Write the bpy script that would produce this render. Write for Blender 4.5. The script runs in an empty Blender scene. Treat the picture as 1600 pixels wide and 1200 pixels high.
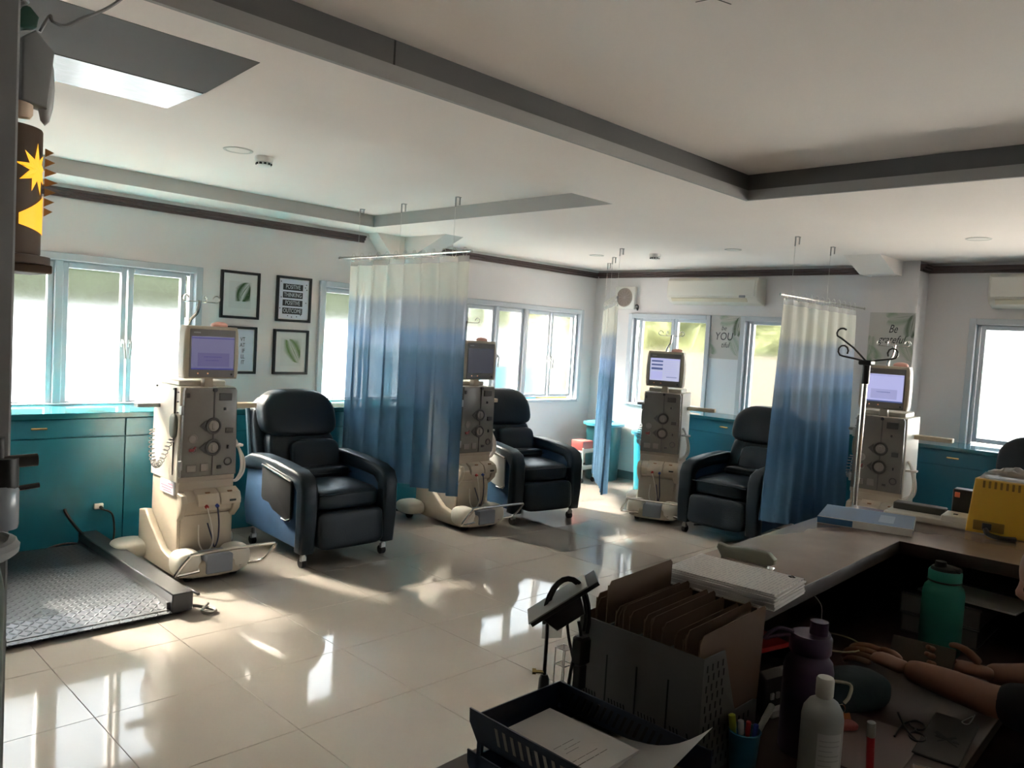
import bpy, bmesh, math, random
from mathutils import Vector, Matrix
random.seed(7)
S = bpy.context.scene
COL = S.collection
R = math.radians
# ---------------------------------------------------------------- camera, world, sun, exposure
cam_d = bpy.data.cameras.new('camera'); cam = bpy.data.objects.new('camera', cam_d); COL.objects.link(cam)
cam_d.sensor_width = 36; cam_d.lens = 36 * 1236.41 / 1600; cam_d.clip_start = 0.02; cam_d.clip_end = 300
_fw = Vector((0.70924762, 0.70262598, -0.05731094)); _r = Vector((0.70495811, -0.70674077, 0.05959483)); _u = _r.cross(_fw)
cam.matrix_world = Matrix(((_r.x, _u.x, -_fw.x, 0), (_r.y, _u.y, -_fw.y, 0), (_r.z, _u.z, -_fw.z, 1.67), (0, 0, 0, 1)))
S.camera = cam
W = bpy.data.worlds.new('hazy_sky'); S.world = W; W.use_nodes = True
W.node_tree.nodes['Background'].inputs[0].default_value = (0.86, 0.94, 1.0, 1)
W.node_tree.nodes['Background'].inputs[1].default_value = 5.5
sun_d = bpy.data.lights.new('sun', 'SUN'); sun = bpy.data.objects.new('sun', sun_d); COL.objects.link(sun)
sun_d.energy = 70; sun_d.angle = R(4.0); sun_d.color = (1.0, 0.88, 0.72)
sun.rotation_euler = Vector((0.27, -0.96, -0.72)).to_track_quat('-Z', 'Y').to_euler()
S.view_settings.view_transform = 'Standard'; S.view_settings.look = 'None'
S.view_settings.gamma = 1; S.view_settings.use_curve_mapping = False
S.view_settings.exposure = 1.05
S.cycles.max_bounces = 10; S.cycles.diffuse_bounces = 5; S.cycles.transparent_max_bounces = 16
S.cycles.caustics_reflective = False; S.cycles.caustics_refractive = True; S.cycles.sample_clamp_indirect = 40

# ---------------------------------------------------------------- materials
MATS = {}
def mat(name, col=(0.5, 0.5, 0.5), rough=0.5, metal=0.0, spec=0.5, noise=0.0, nscale=20, bump=0.0, bscale=60, emit=None, es=1.0, coat=0.0):
    if name in MATS: return MATS[name]
    m = bpy.data.materials.new(name); m.use_nodes = True; MATS[name] = m
    nt = m.node_tree; b = nt.nodes['Principled BSDF']
    b.inputs['Base Color'].default_value = (*col, 1); b.inputs['Roughness'].default_value = rough
    b.inputs['Metallic'].default_value = metal; b.inputs['Specular IOR Level'].default_value = spec
    b.inputs['Coat Weight'].default_value = coat
    if noise > 0 or bump > 0:
        tc = nt.nodes.new('ShaderNodeTexCoord')
    if noise > 0:
        n = nt.nodes.new('ShaderNodeTexNoise'); n.inputs['Scale'].default_value = nscale; n.inputs['Detail'].default_value = 4
        nt.links.new(tc.outputs['Object'], n.inputs['Vector'])
        mx = nt.nodes.new('ShaderNodeMix'); mx.data_type = 'RGBA'
        mx.inputs[6].default_value = (*[c * (1 - noise) for c in col], 1); mx.inputs[7].default_value = (*[min(1, c * (1 + noise)) for c in col], 1)
        nt.links.new(n.outputs[0], mx.inputs[0]); nt.links.new(mx.outputs[2], b.inputs['Base Color'])
    if bump > 0:
        n2 = nt.nodes.new('ShaderNodeTexNoise'); n2.inputs['Scale'].default_value = bscale; n2.inputs['Detail'].default_value = 3
        nt.links.new(tc.outputs['Object'], n2.inputs['Vector'])
        bp = nt.nodes.new('ShaderNodeBump'); bp.inputs['Strength'].default_value = bump; bp.inputs['Distance'].default_value = 0.01
        nt.links.new(n2.outputs[0], bp.inputs['Height']); nt.links.new(bp.outputs[0], b.inputs['Normal'])
    if emit:
        b.inputs['Emission Color'].default_value = (*emit, 1); b.inputs['Emission Strength'].default_value = es
    return m

M_WALL = mat('wall_paint', (0.735, 0.705, 0.705), 0.75, noise=0.03, nscale=2)
M_WALLD = mat('rear_wall_wood', (0.07, 0.055, 0.045), 0.6, noise=0.2, nscale=5)
M_CEIL = mat('ceiling_paint', (0.83, 0.772, 0.73), 0.85, noise=0.035, nscale=1.5)
M_TILE = mat('polished_tile', (0.29, 0.264, 0.235), 0.055, spec=0.22, noise=0.05, nscale=3)
M_GROUT = mat('grout', (0.22, 0.19, 0.16), 0.8)
M_CROWN = mat('dark_crown_wood', (0.085, 0.055, 0.053), 0.45, noise=0.15, nscale=30)
M_ALU = mat('window_aluminium', (0.52, 0.55, 0.59), 0.4)
M_CHROME = mat('chrome', (0.72, 0.70, 0.66), 0.2, 1.0)
M_STEEL = mat('dull_steel', (0.42, 0.41, 0.40), 0.35, 1.0)
M_TEAL = mat('teal_laminate', (0.012, 0.13, 0.195), 0.22, spec=0.5, noise=0.08, nscale=1.5)
M_TEALTOP = mat('teal_worktop', (0.015, 0.14, 0.18), 0.08, spec=0.6)
M_GAP = mat('dark_gap', (0.01, 0.03, 0.04), 0.8)
M_BRASS = mat('brass', (0.75, 0.58, 0.25), 0.25, 1.0)
M_LEATHER = mat('navy_vinyl', (0.0045, 0.0115, 0.0195), 0.36, spec=0.33, bump=0.12, bscale=90)
M_SUEDE = mat('blue_side_vinyl', (0.017, 0.056, 0.125), 0.6, noise=0.15, nscale=12)
M_BLACK = mat('black_plastic', (0.012, 0.012, 0.013), 0.4)
M_BLACKM = mat('black_matt', (0.014, 0.014, 0.014), 0.8)
M_RUBBER = mat('rubber', (0.02, 0.02, 0.02), 0.7)
M_BEIGE = mat('machine_beige', (0.50, 0.43, 0.335), 0.42, noise=0.03, nscale=6)
M_BEIGEW = mat('machine_cream', (0.66, 0.62, 0.54), 0.4)
M_SMOKE = mat('smoked_door', (0.19, 0.178, 0.162), 0.22, noise=0.12, nscale=8)
M_SMOKED = mat('pump_dark', (0.05, 0.048, 0.045), 0.35)
M_SMOKEL = mat('pump_light', (0.26, 0.24, 0.21), 0.35)
M_GREYP = mat('grey_pad', (0.24, 0.26, 0.30), 0.5)
M_BEZEL = mat('screen_bezel', (0.42, 0.36, 0.28), 0.45)
M_SCRF = mat('screen_surround', (0.16, 0.15, 0.15), 0.3)
M_WHITE = mat('white_plastic', (0.75, 0.74, 0.70), 0.4)
M_PAPER = mat('paper', (0.72, 0.71, 0.69), 0.8)
M_INK = mat('ink', (0.02, 0.02, 0.025), 0.7)
M_RED = mat('red', (0.45, 0.03, 0.03), 0.4)
M_BLUE = mat('blue', (0.03, 0.07, 0.35), 0.4)
M_TUBE = mat('clear_tube', (0.70, 0.66, 0.58), 0.3)
M_WOODB = mat('beige_board', (0.50, 0.42, 0.30), 0.5, noise=0.1, nscale=10)
M_WOOD = mat('counter_wood', (0.20, 0.150, 0.118), 0.22, noise=0.22, nscale=7)
M_WOODD = mat('dark_counter_wood', (0.035, 0.022, 0.016), 0.5, noise=0.2, nscale=9)
M_DESK = mat('desk_top', (0.06, 0.038, 0.032), 0.35, noise=0.12, nscale=6)
M_KRAFT = mat('kraft_folder', (0.13, 0.083, 0.052), 0.8, noise=0.06, nscale=12)
M_HOLDER = mat('grey_holder', (0.085, 0.085, 0.082), 0.5)
M_TRAY = mat('navy_tray', (0.006, 0.016, 0.040), 0.4)
M_PURPLE = mat('purple_bottle', (0.038, 0.020, 0.055), 0.4)
M_MINT = mat('mint_bottle', (0.03, 0.26, 0.20), 0.5)
M_HDPE = mat('white_bottle', (0.36, 0.38, 0.36), 0.4)
M_YELLOW = mat('yellow_plastic', (0.62, 0.36, 0.03), 0.45)
M_TEALCAN = mat('teal_bin', (0.02, 0.22, 0.30), 0.3)
M_DARKCAN = mat('dark_teal_bin', (0.012, 0.085, 0.105), 0.3)
M_SKIN = mat('skin', (0.24, 0.12, 0.075), 0.55, noise=0.08, nscale=30)
M_SHIRT = mat('black_shirt', (0.012, 0.012, 0.016), 0.9)
M_HAIR = mat('black_hair', (0.01, 0.009, 0.008), 0.6)
M_FRAME = mat('picture_frame', (0.016, 0.016, 0.02), 0.4)
M_GREEN = mat('leaf_green', (0.045, 0.10, 0.035), 0.7, noise=0.4, nscale=40)
M_GREENL = mat('leaf_light', (0.30, 0.38, 0.28), 0.8, noise=0.2, nscale=40)
M_BUMPER = mat('dark_grey_panel', (0.10, 0.095, 0.09), 0.75)
M_BRUSHED = mat('brushed_metal', (0.085, 0.084, 0.082), 0.30, 1.0, noise=0.25, nscale=9, bump=0.15, bscale=18)
M_BAG = mat('grey_canvas', (0.07, 0.07, 0.066), 0.9)
M_TAN = mat('tan_leather', (0.16, 0.10, 0.075), 0.6)
M_ORANGE = mat('orange_card', (0.45, 0.14, 0.04), 0.6)
M_PINK = mat('pink_eraser', (0.36, 0.10, 0.085), 0.7)
M_GREY = mat('mid_grey', (0.25, 0.25, 0.25), 0.5)
M_LGREY = mat('light_grey', (0.45, 0.46, 0.45), 0.5)
M_BINDER = mat('blue_binder', (0.055, 0.16, 0.32), 0.35)
M_LANT = mat('lantern_brown', (0.07, 0.038, 0.018), 0.6)
M_GLOW = mat('lantern_glow', (0.8, 0.42, 0.03), 0.5, emit=(1.0, 0.45, 0.02), es=0.55)
M_TANK = mat('green_tank', (0.04, 0.075, 0.065), 0.4)

def glass_mat():
    m = bpy.data.materials.new('frosted_glass'); m.use_nodes = True; nt = m.node_tree; nt.nodes.clear()
    o = nt.nodes.new('ShaderNodeOutputMaterial'); tr = nt.nodes.new('ShaderNodeBsdfTransparent'); rf = nt.nodes.new('ShaderNodeBsdfRefraction')
    tl = nt.nodes.new('ShaderNodeBsdfTranslucent'); m1 = nt.nodes.new('ShaderNodeMixShader'); m2 = nt.nodes.new('ShaderNodeMixShader')
    tr.inputs[0].default_value = (0.97, 0.98, 0.98, 1); rf.inputs[0].default_value = (0.97, 0.98, 0.98, 1)
    rf.distribution = 'BECKMANN'; rf.inputs['Roughness'].default_value = 0.20; rf.inputs['IOR'].default_value = 1.35
    tl.inputs[0].default_value = (0.9, 0.92, 0.92, 1)
    m1.inputs[0].default_value = 0.006; nt.links.new(rf.outputs[0], m1.inputs[1]); nt.links.new(tl.outputs[0], m1.inputs[2])
    m2.inputs[0].default_value = 0.68; nt.links.new(tr.outputs[0], m2.inputs[1]); nt.links.new(m1.outputs[0], m2.inputs[2])
    nt.links.new(m2.outputs[0], o.inputs[0]); return m
M_GLASS = glass_mat()

def curtain_mat():
    m = bpy.data.materials.new('dip_dyed_fabric'); m.use_nodes = True; nt = m.node_tree; nt.nodes.clear(); L = nt.links.new
    o = nt.nodes.new('ShaderNodeOutputMaterial'); d = nt.nodes.new('ShaderNodeBsdfDiffuse'); t = nt.nodes.new('ShaderNodeBsdfTranslucent')
    tr = nt.nodes.new('ShaderNodeBsdfTransparent'); mx = nt.nodes.new('ShaderNodeMixShader'); mx2 = nt.nodes.new('ShaderNodeMixShader')
    tc = nt.nodes.new('ShaderNodeTexCoord'); sp = nt.nodes.new('ShaderNodeSeparateXYZ'); L(tc.outputs['Object'], sp.inputs[0])
    mp = nt.nodes.new('ShaderNodeMapping'); mp.inputs['Scale'].default_value = (22, 22, 3); L(tc.outputs['Object'], mp.inputs[0])
    n = nt.nodes.new('ShaderNodeTexNoise'); n.inputs['Scale'].default_value = 1.0; n.inputs['Detail'].default_value = 3; L(mp.outputs[0], n.inputs['Vector'])
    a = nt.nodes.new('ShaderNodeMath'); a.operation = 'MULTIPLY_ADD'; a.inputs[1].default_value = 0.10; L(n.outputs[0], a.inputs[0]); L(sp.outputs[2], a.inputs[2])
    mr = nt.nodes.new('ShaderNodeMapRange'); mr.inputs[1].default_value = 0.0; mr.inputs[2].default_value = 2.0; L(a.outputs[0], mr.inputs[0])
    cr = nt.nodes.new('ShaderNodeValToRGB'); L(mr.outputs[0], cr.inputs[0]); e = cr.color_ramp.elements
    e[0].position = 0.0; e[0].color = (0.09, 0.165, 0.245, 1); e[1].position = 1.0; e[1].color = (0.82, 0.80, 0.73, 1)
    for p, c in ((0.45, (0.11, 0.21, 0.32)), (0.60, (0.17, 0.29, 0.43)), (0.665, (0.21, 0.33, 0.43)), (0.70, (0.36, 0.48, 0.64)), (0.745, (0.40, 0.52, 0.70)), (0.785, (0.58, 0.62, 0.68)), (0.865, (0.54, 0.58, 0.65)), (0.90, (0.82, 0.80, 0.73))):
        q = e.new(p); q.color = (*c, 1)
    for s in (d, t): L(cr.outputs[0], s.inputs[0])
    tr.inputs[0].default_value = (0.9, 0.95, 1, 1)
    mx.inputs[0].default_value = 0.62; L(d.outputs[0], mx.inputs[1]); L(t.outputs[0], mx.inputs[2])
    mx2.inputs[0].default_value = 0.22; L(mx.outputs[0], mx2.inputs[1]); L(tr.outputs[0], mx2.inputs[2]); L(mx2.outputs[0], o.inputs[0])
    return m
M_CURT = curtain_mat()

def veil_mat(name, col, alpha):
    m = bpy.data.materials.new(name); m.use_nodes = True; nt = m.node_tree
    b = nt.nodes['Principled BSDF']; b.inputs['Base Color'].default_value = (*col, 1); b.inputs['Alpha'].default_value = alpha; b.inputs['Roughness'].default_value = 0.3
    return m
M_VEIL = veil_mat('clear_header_mesh', (0.7, 0.7, 0.66), 0.35)
M_WRAP = veil_mat('clear_plastic_wrap', (0.45, 0.44, 0.42), 0.6)
M_RING = mat('clear_ring', (0.6, 0.58, 0.52), 0.3)

def tread_mat():
    m = mat('checker_plate', (0.075, 0.08, 0.088), 0.38, 0.75)
    nt = m.node_tree; L = nt.links.new; b = nt.nodes['Principled BSDF']
    def mth(op, a, c=None):
        k = nt.nodes.new('ShaderNodeMath'); k.operation = op
        for i, v in enumerate((a, c)):
            if v is None: continue
            if isinstance(v, (int, float)): k.inputs[i].default_value = v
            else: L(v, k.inputs[i])
        return k.outputs[0]
    tc = nt.nodes.new('ShaderNodeTexCoord'); sp = nt.nodes.new('ShaderNodeSeparateXYZ'); L(tc.outputs['Object'], sp.inputs[0])
    u = mth('MULTIPLY', sp.outputs[0], 30.0); v = mth('MULTIPLY', sp.outputs[1], 30.0)
    par = mth('MODULO', mth('ADD', mth('ADD', mth('FLOOR', u), mth('FLOOR', v)), 400), 2)
    fx = mth('SUBTRACT', mth('FRACT', u), 0.5); fy = mth('SUBTRACT', mth('FRACT', v), 0.5)
    sg = mth('SUBTRACT', mth('MULTIPLY', par, 2), 1); gy = mth('MULTIPLY', fy, sg)
    p = mth('DIVIDE', mth('ADD', fx, gy), 0.80); q = mth('DIVIDE', mth('SUBTRACT', fx, gy), 0.26)
    d = mth('ADD', mth('MULTIPLY', p, p), mth('MULTIPLY', q, q)); h = mth('MAXIMUM', mth('SUBTRACT', 1.0, d), 0.0)
    h = mth('POWER', h, 0.5)
    bp = nt.nodes.new('ShaderNodeBump'); bp.inputs['Strength'].default_value = 0.9; bp.inputs['Distance'].default_value = 0.006
    L(h, bp.inputs['Height']); L(bp.outputs[0], b.inputs['Normal'])
    return m
M_TREAD = tread_mat()
M_DSTEEL = mat('dark_steel', (0.085, 0.087, 0.094), 0.3, 0.8)

def print_mat(name, scale, thr=0.55, base=(0.72, 0.71, 0.69)):
    m = mat(name, base, 0.8); nt = m.node_tree; L = nt.links.new; b = nt.nodes['Principled BSDF']
    tc = nt.nodes.new('ShaderNodeTexCoord'); sp = nt.nodes.new('ShaderNodeSeparateXYZ'); L(tc.outputs['Object'], sp.inputs[0])
    w = nt.nodes.new('ShaderNodeMath'); w.operation = 'MULTIPLY'; w.inputs[1].default_value = scale; L(sp.outputs[1], w.inputs[0])
    f = nt.nodes.new('ShaderNodeMath'); f.operation = 'FRACT'; L(w.outputs[0], f.inputs[0])
    g = nt.nodes.new('ShaderNodeMath'); g.operation = 'GREATER_THAN'; g.inputs[1].default_value = 0.72; L(f.outputs[0], g.inputs[0])
    mp = nt.nodes.new('ShaderNodeMapping'); mp.inputs['Scale'].default_value = (90, scale * 0.9, 1); L(tc.outputs['Object'], mp.inputs[0])
    n = nt.nodes.new('ShaderNodeTexNoise'); n.inputs['Scale'].default_value = 1; L(mp.outputs[0], n.inputs['Vector'])
    g2 = nt.nodes.new('ShaderNodeMath'); g2.operation = 'GREATER_THAN'; g2.inputs[1].default_value = thr; L(n.outputs[0], g2.inputs[0])
    a = nt.nodes.new('ShaderNodeMath'); a.operation = 'MULTIPLY'; L(g.outputs[0], a.inputs[0]); L(g2.outputs[0], a.inputs[1])
    mx = nt.nodes.new('ShaderNodeMix'); mx.data_type = 'RGBA'; mx.inputs[6].default_value = (*base, 1); mx.inputs[7].default_value = (0.50, 0.50, 0.51, 1)
    L(a.outputs[0], mx.inputs[0]); L(mx.outputs[2], b.inputs['Base Color']); return m
M_FORM = print_mat('printed_form', 110, 0.47)

# ---------------------------------------------------------------- mesh helpers
def B(): return bmesh.new()
def _mi(faces, mi):
    for f in faces: f.material_index = mi
def box(bm, lo, hi, bev=0.0, seg=2, mi=0):
    lo = [min(a, b) for a, b in zip(lo, hi)] if False else lo
    vs = [bm.verts.new((x, y, z)) for z in (lo[2], hi[2]) for y in (lo[1], hi[1]) for x in (lo[0], hi[0])]
    fs = [bm.faces.new([vs[i] for i in q]) for q in ((0, 2, 3, 1), (4, 5, 7, 6), (0, 1, 5, 4), (1, 3, 7, 5), (3, 2, 6, 7), (2, 0, 4, 6))]
    _mi(fs, mi)
    if bev > 0:
        es = list({e for f in fs for e in f.edges})
        r = bmesh.ops.bevel(bm, geom=es, offset=bev, segments=seg, affect='EDGES', profile=0.5)
        _mi(r['faces'], mi)
def _ring(bm, c, a, b, r, n): return [bm.verts.new(c + a * (r * math.cos(2 * math.pi * i / n)) + b * (r * math.sin(2 * math.pi * i / n))) for i in range(n)]
def tube(bm, pts, r, n=8, closed=False, mi=0):
    pts = [Vector(p) for p in pts]; N = len(pts); rs = r if isinstance(r, (list, tuple)) else [r] * N
    rings = []; prev = None
    for i, p in enumerate(pts):
        if closed: t = pts[(i + 1) % N] - pts[i - 1]
        else: t = pts[min(i + 1, N - 1)] - pts[max(i - 1, 0)]
        if t.length < 1e-9: t = Vector((0, 0, 1))
        t.normalize()
        if prev is None:
            a = t.orthogonal().normalized()
        else:
            a = prev - t * prev.dot(t)
            a = a.normalized() if a.length > 1e-6 else t.orthogonal().normalized()
        prev = a; rings.append(_ring(bm, p, a, t.cross(a), rs[i], n))
    for i in range(N if closed else N - 1):
        A, C = rings[i], rings[(i + 1) % N]
        for k in range(n): bm.faces.new((A[k], A[(k + 1) % n], C[(k + 1) % n], C[k])).material_index = mi
    if not closed:
        bm.faces.new(list(reversed(rings[0]))).material_index = mi; bm.faces.new(rings[-1]).material_index = mi
def cyl(bm, p0, p1, r0, r1=None, n=16, mi=0): tube(bm, [p0, p1], [r0, r0 if r1 is None else r1], n, mi=mi)
def lathe(bm, prof, c=(0, 0, 0), n=24, mi=0):
    c = Vector(c); rings = [_ring(bm, c + Vector((0, 0, z)), Vector((1, 0, 0)), Vector((0, 1, 0)), max(r, 1e-4), n) for r, z in prof]
    for A, C in zip(rings, rings[1:]):
        for k in range(n): bm.faces.new((A[k], A[(k + 1) % n], C[(k + 1) % n], C[k])).material_index = mi
    bm.faces.new(list(reversed(rings[0]))).material_index = mi; bm.faces.new(rings[-1]).material_index = mi
def prism(bm, poly, ax, a, b, mi=0, bev=0.0):
    def P(u, v, w): return {'x': (w, u, v), 'y': (u, w, v), 'z': (u, v, w)}[ax]
    A = [bm.verts.new(P(u, v, a)) for u, v in poly]; C = [bm.verts.new(P(u, v, b)) for u, v in poly]; n = len(poly)
    fs = [bm.faces.new(A), bm.faces.new(list(reversed(C)))] + [bm.faces.new((A[i], C[i], C[(i + 1) % n], A[(i + 1) % n])) for i in range(n)]
    _mi(fs, mi); bmesh.ops.recalc_face_normals(bm, faces=fs)
    if bev > 0:
        es = list({e for f in fs[:2] for e in f.edges}); r = bmesh.ops.bevel(bm, geom=es, offset=bev, segments=3, affect='EDGES', profile=0.5); _mi(r['faces'], mi)
def pillow(bm, lo, hi, k=5.0, n=8, mi=0, xf=None):
    lo = Vector(lo); hi = Vector(hi); c = (lo + hi) / 2; h = (hi - lo) / 2; cache = {}
    def V(p):
        key = tuple(round(q, 5) for q in p)
        if key not in cache:
            p = Vector(p); nk = (abs(p.x) ** k + abs(p.y) ** k + abs(p.z) ** k) ** (1 / k); q = p / nk
            w = Vector((c.x + h.x * q.x, c.y + h.y * q.y, c.z + h.z * q.z))
            if xf: w = Vector(xf(w, q))
            cache[key] = bm.verts.new(w)
        return cache[key]
    for ax in range(3):
        for s in (-1, 1):
            for i in range(n):
                for j in range(n):
                    q = []
                    for du, dv in ((0, 0), (1, 0), (1, 1), (0, 1)):
                        u = -1 + 2 * (i + du) / n; v = -1 + 2 * (j + dv) / n
                        p = [0, 0, 0]; p[ax] = s; p[(ax + 1) % 3] = u; p[(ax + 2) % 3] = v; q.append(V(p))
                    if s < 0: q.reverse()
                    bm.faces.new(q).material_index = mi
def ball(bm, c, r, n=12, mi=0):
    r = (r, r, r) if isinstance(r, (int, float)) else r
    x = bmesh.ops.create_uvsphere(bm, u_segments=n, v_segments=max(6, n // 2), radius=1, matrix=Matrix.Translation(c) @ Matrix.Diagonal((*r, 1)))
    for v in x['verts']:
        for f in v.link_faces: f.material_index = mi
def torus(bm, c, ax, R_, r, n=24, m=8, mi=0):
    c = Vector(c); a = {'x': (Vector((0, 1, 0)), Vector((0, 0, 1))), 'y': (Vector((1, 0, 0)), Vector((0, 0, 1))), 'z': (Vector((1, 0, 0)), Vector((0, 1, 0)))}[ax]
    tube(bm, [c + a[0] * (R_ * math.cos(2 * math.pi * i / n)) + a[1] * (R_ * math.sin(2 * math.pi * i / n)) for i in range(n)], r, m, True, mi)
def spline(pts, n=6):
    P = [Vector(p) for p in pts]; out = []
    for i in range(len(P) - 1):
        a, b, c, d = P[max(i - 1, 0)], P[i], P[i + 1], P[min(i + 2, len(P) - 1)]
        for k in range(n):
            t = k / n; out.append(0.5 * ((2 * b) + (c - a) * t + (2 * a - 5 * b + 4 * c - d) * t * t + (3 * b - a - 3 * c + d) * t ** 3))
    return out + [P[-1]]
def ob(name, bm, m, parent=None, smooth=True, loc=None, rot=None, ang=38):
    me = bpy.data.meshes.new(name); bmesh.ops.recalc_face_normals(bm, faces=bm.faces[:]); bm.to_mesh(me); bm.free()
    for q in (m if isinstance(m, (list, tuple)) else [m]): me.materials.append(q)
    if smooth: me.shade_smooth(); me.set_sharp_from_angle(angle=R(ang))
    o = bpy.data.objects.new(name, me); COL.objects.link(o)
    if parent: o.parent = parent
    if loc: o.location = loc
    if rot: o.rotation_euler = rot
    return o
def tag(o, label, cat, group=None, kind=None):
    if label: o['label'] = label
    if cat: o['category'] = cat
    if group: o['group'] = group
    if kind: o['kind'] = kind
    return o
def thing(name, label, cat, loc=(0, 0, 0), rz=0.0, group=None):
    o = bpy.data.objects.new(name, None); COL.objects.link(o); o.location = loc; o.rotation_euler = (0, 0, rz); o.empty_display_size = 0.1
    return tag(o, label, cat, group)
def struct(name, bm, m, parent=None, smooth=False):
    o = ob(name, bm, m, parent, smooth)
    if not parent: o['kind'] = 'structure'
    return o
def kids(o): return [c for c in COL.objects if c.parent == o]
def dup(root, loc, rz, label, group=None):
    r = root.copy(); COL.objects.link(r); r.location = loc; r.rotation_euler = (0, 0, rz); r['label'] = label
    if group: r['group'] = group
    for ch in kids(root):
        c = ch.copy(); COL.objects.link(c); c.parent = r
        for g in kids(ch):
            d = g.copy(); COL.objects.link(d); d.parent = c
    return r
def text(name, s, size, m, parent, loc, rot, align='CENTER', shear=0.0, sx=1.0, depth=0.0006):
    cu = bpy.data.curves.new(name, 'FONT'); cu.body = s; cu.size = size; cu.align_x = align; cu.align_y = 'CENTER'; cu.extrude = depth; cu.shear = shear; cu.resolution_u = 3
    t = bpy.data.objects.new(name, cu); COL.objects.link(t); dg = bpy.context.evaluated_depsgraph_get()
    me = bpy.data.meshes.new_from_object(t.evaluated_get(dg)); bpy.data.objects.remove(t)
    me.materials.clear(); me.materials.append(m)
    o = bpy.data.objects.new(name, me); COL.objects.link(o); o.parent = parent; o.location = loc; o.rotation_euler = rot; o.scale = (sx, 1, 1)
    return o
def skin(name, verts, edges, radii, m, parent=None, sub=2, root=0):
    me = bpy.data.meshes.new(name); me.from_pydata(verts, edges, []); o = bpy.data.objects.new(name, me); COL.objects.link(o)
    md = o.modifiers.new('skin', 'SKIN'); md.use_smooth_shade = True
    sv = me.skin_vertices[0].data
    for i, r in enumerate(radii):
        sv[i].radius = r if isinstance(r, tuple) else (r, r); sv[i].use_root = (i == root)
    s = o.modifiers.new('sub', 'SUBSURF'); s.levels = sub; s.render_levels = sub
    dg = bpy.context.evaluated_depsgraph_get(); m2 = bpy.data.meshes.new_from_object(o.evaluated_get(dg)); bpy.data.objects.remove(o)
    m2.materials.clear(); m2.materials.append(m); m2.shade_smooth()
    q = bpy.data.objects.new(name, m2); COL.objects.link(q)
    if parent: q.parent = parent
    return q

# ================================================================ ROOM SHELL
XB, YL = 8.055, 6.55            # back wall plane (x), left wall plane (y)
XR, YR = -2.6, -4.6             # room extent behind the camera
ZS = 2.605                      # ceiling soffit
TW = 0.16
fl = B(); box(fl, (XR - 0.2, YR - 0.2, -0.12), (XB + 0.2, YL + 0.2, -0.012)); floor = struct('floor', fl, M_GROUT)
_tile = None
ix = range(-7, 13); iy = range(-14, 7)
for i in ix:
    for j in iy:
        x0, y0 = 1.11 + 0.6 * i, 3.415 + 0.6 * j
        a, b, c, d = max(x0 + .0012, XR), max(y0 + .0012, YR), min(x0 + .5988, XB), min(y0 + .5988, YL)
        if c - a < 0.01 or d - b < 0.01: continue
        full = (c - a > .597 and d - b > .597)
        if full and _tile is not None:
            o = bpy.data.objects.new('floor_tile', _tile); COL.objects.link(o); o.parent = floor; o.location = (x0 + .3, y0 + .3, 0)
            continue
        t = B(); box(t, (a - x0 - .3, b - y0 - .3, -0.012), (c - x0 - .3, d - y0 - .3, 0), 0.0012, 1)
        o = ob('floor_tile', t, M_TILE, floor, False, loc=(x0 + .3, y0 + .3, 0))
        if full: _tile = o.data

def wall(name, along, pos, out, u0, u1, openings, m, z1=3.0):
    bm = B()
    us = sorted({u0, u1, *[o[0] for o in openings], *[o[1] for o in openings]})
    for a, b in zip(us, us[1:]):
        mid = (a + b) / 2; cut = [o for o in openings if o[0] < mid < o[1]]
        spans = [(0, z1)] if not cut else [(0, cut[0][2]), (cut[0][3], z1)]
        for za, zb in spans:
            p, q = pos, pos + out
            if along == 'x': box(bm, (a, min(p, q), za), (b, max(p, q), zb))
            else: box(bm, (min(p, q), a, za), (max(p, q), b, zb))
    bmesh.ops.remove_doubles(bm, verts=bm.verts[:], dist=1e-5)
    return struct(name, bm, m)
wall('wall_left', 'x', YL, TW, XR - TW, XB + TW, [(-1.98, .12, .975, 2.085), (0.74, 2.84, .975, 2.085), (4.0, 5.06, .975, 2.085), (5.74, 7.80, .935, 2.065)], M_WALL)
wall('wall_back', 'y', XB, TW, YR - TW, YL, [(4.84, 5.955, .955, 2.05), (3.30, 4.42, .955, 2.05), (0.06, 2.14, .955, 2.08), (-2.34, -.26, .955, 2.08), (-4.44, -2.66, .955, 2.08)], M_WALL)
wall('wall_right', 'x', YR, -TW, XR - TW, XB, [], M_WALL)
wall('wall_rear', 'y', XR, -TW, YR, YL, [], M_WALLD)
# ceiling: soffit with two recessed coffers
C1 = (XR + 0.3, 3.335, 4.225, 6.075); C2 = (XR + 0.3, YR + 0.3, 4.485, 2.505)
ce = B()
def slab(x0, y0, x1, y1, z): box(ce, (x0, y0, z), (x1, y1, 3.0))
slab(XR - TW, YR - TW, C2[0], YL + TW, ZS); slab(C1[0], C1[3], XB + TW, YL + TW, ZS); slab(C1[0], C2[3], XB + TW, C1[1], ZS)
slab(C1[2], C1[1], XB + TW, C1[3], ZS); slab(C2[2], YR - TW, XB + TW, C2[3], ZS); slab(C2[0], YR - TW, C2[2], C2[1], ZS)
slab(C1[0], C1[1], C1[2], C1[3], 2.71); slab(C2[0], C2[1], C2[2], C2[3], 2.76)
ceiling = struct('ceiling', ce, M_CEIL)
M_LIP = mat('fascia_shade', (0.33, 0.325, 0.315), 0.8); M_SHADED = mat('riser_shade', (0.12, 0.12, 0.117), 0.85); M_SHADEL = mat('pale_shade', (0.46, 0.46, 0.45), 0.85)  # greys put the shade of the coffer faces into their colour
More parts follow.
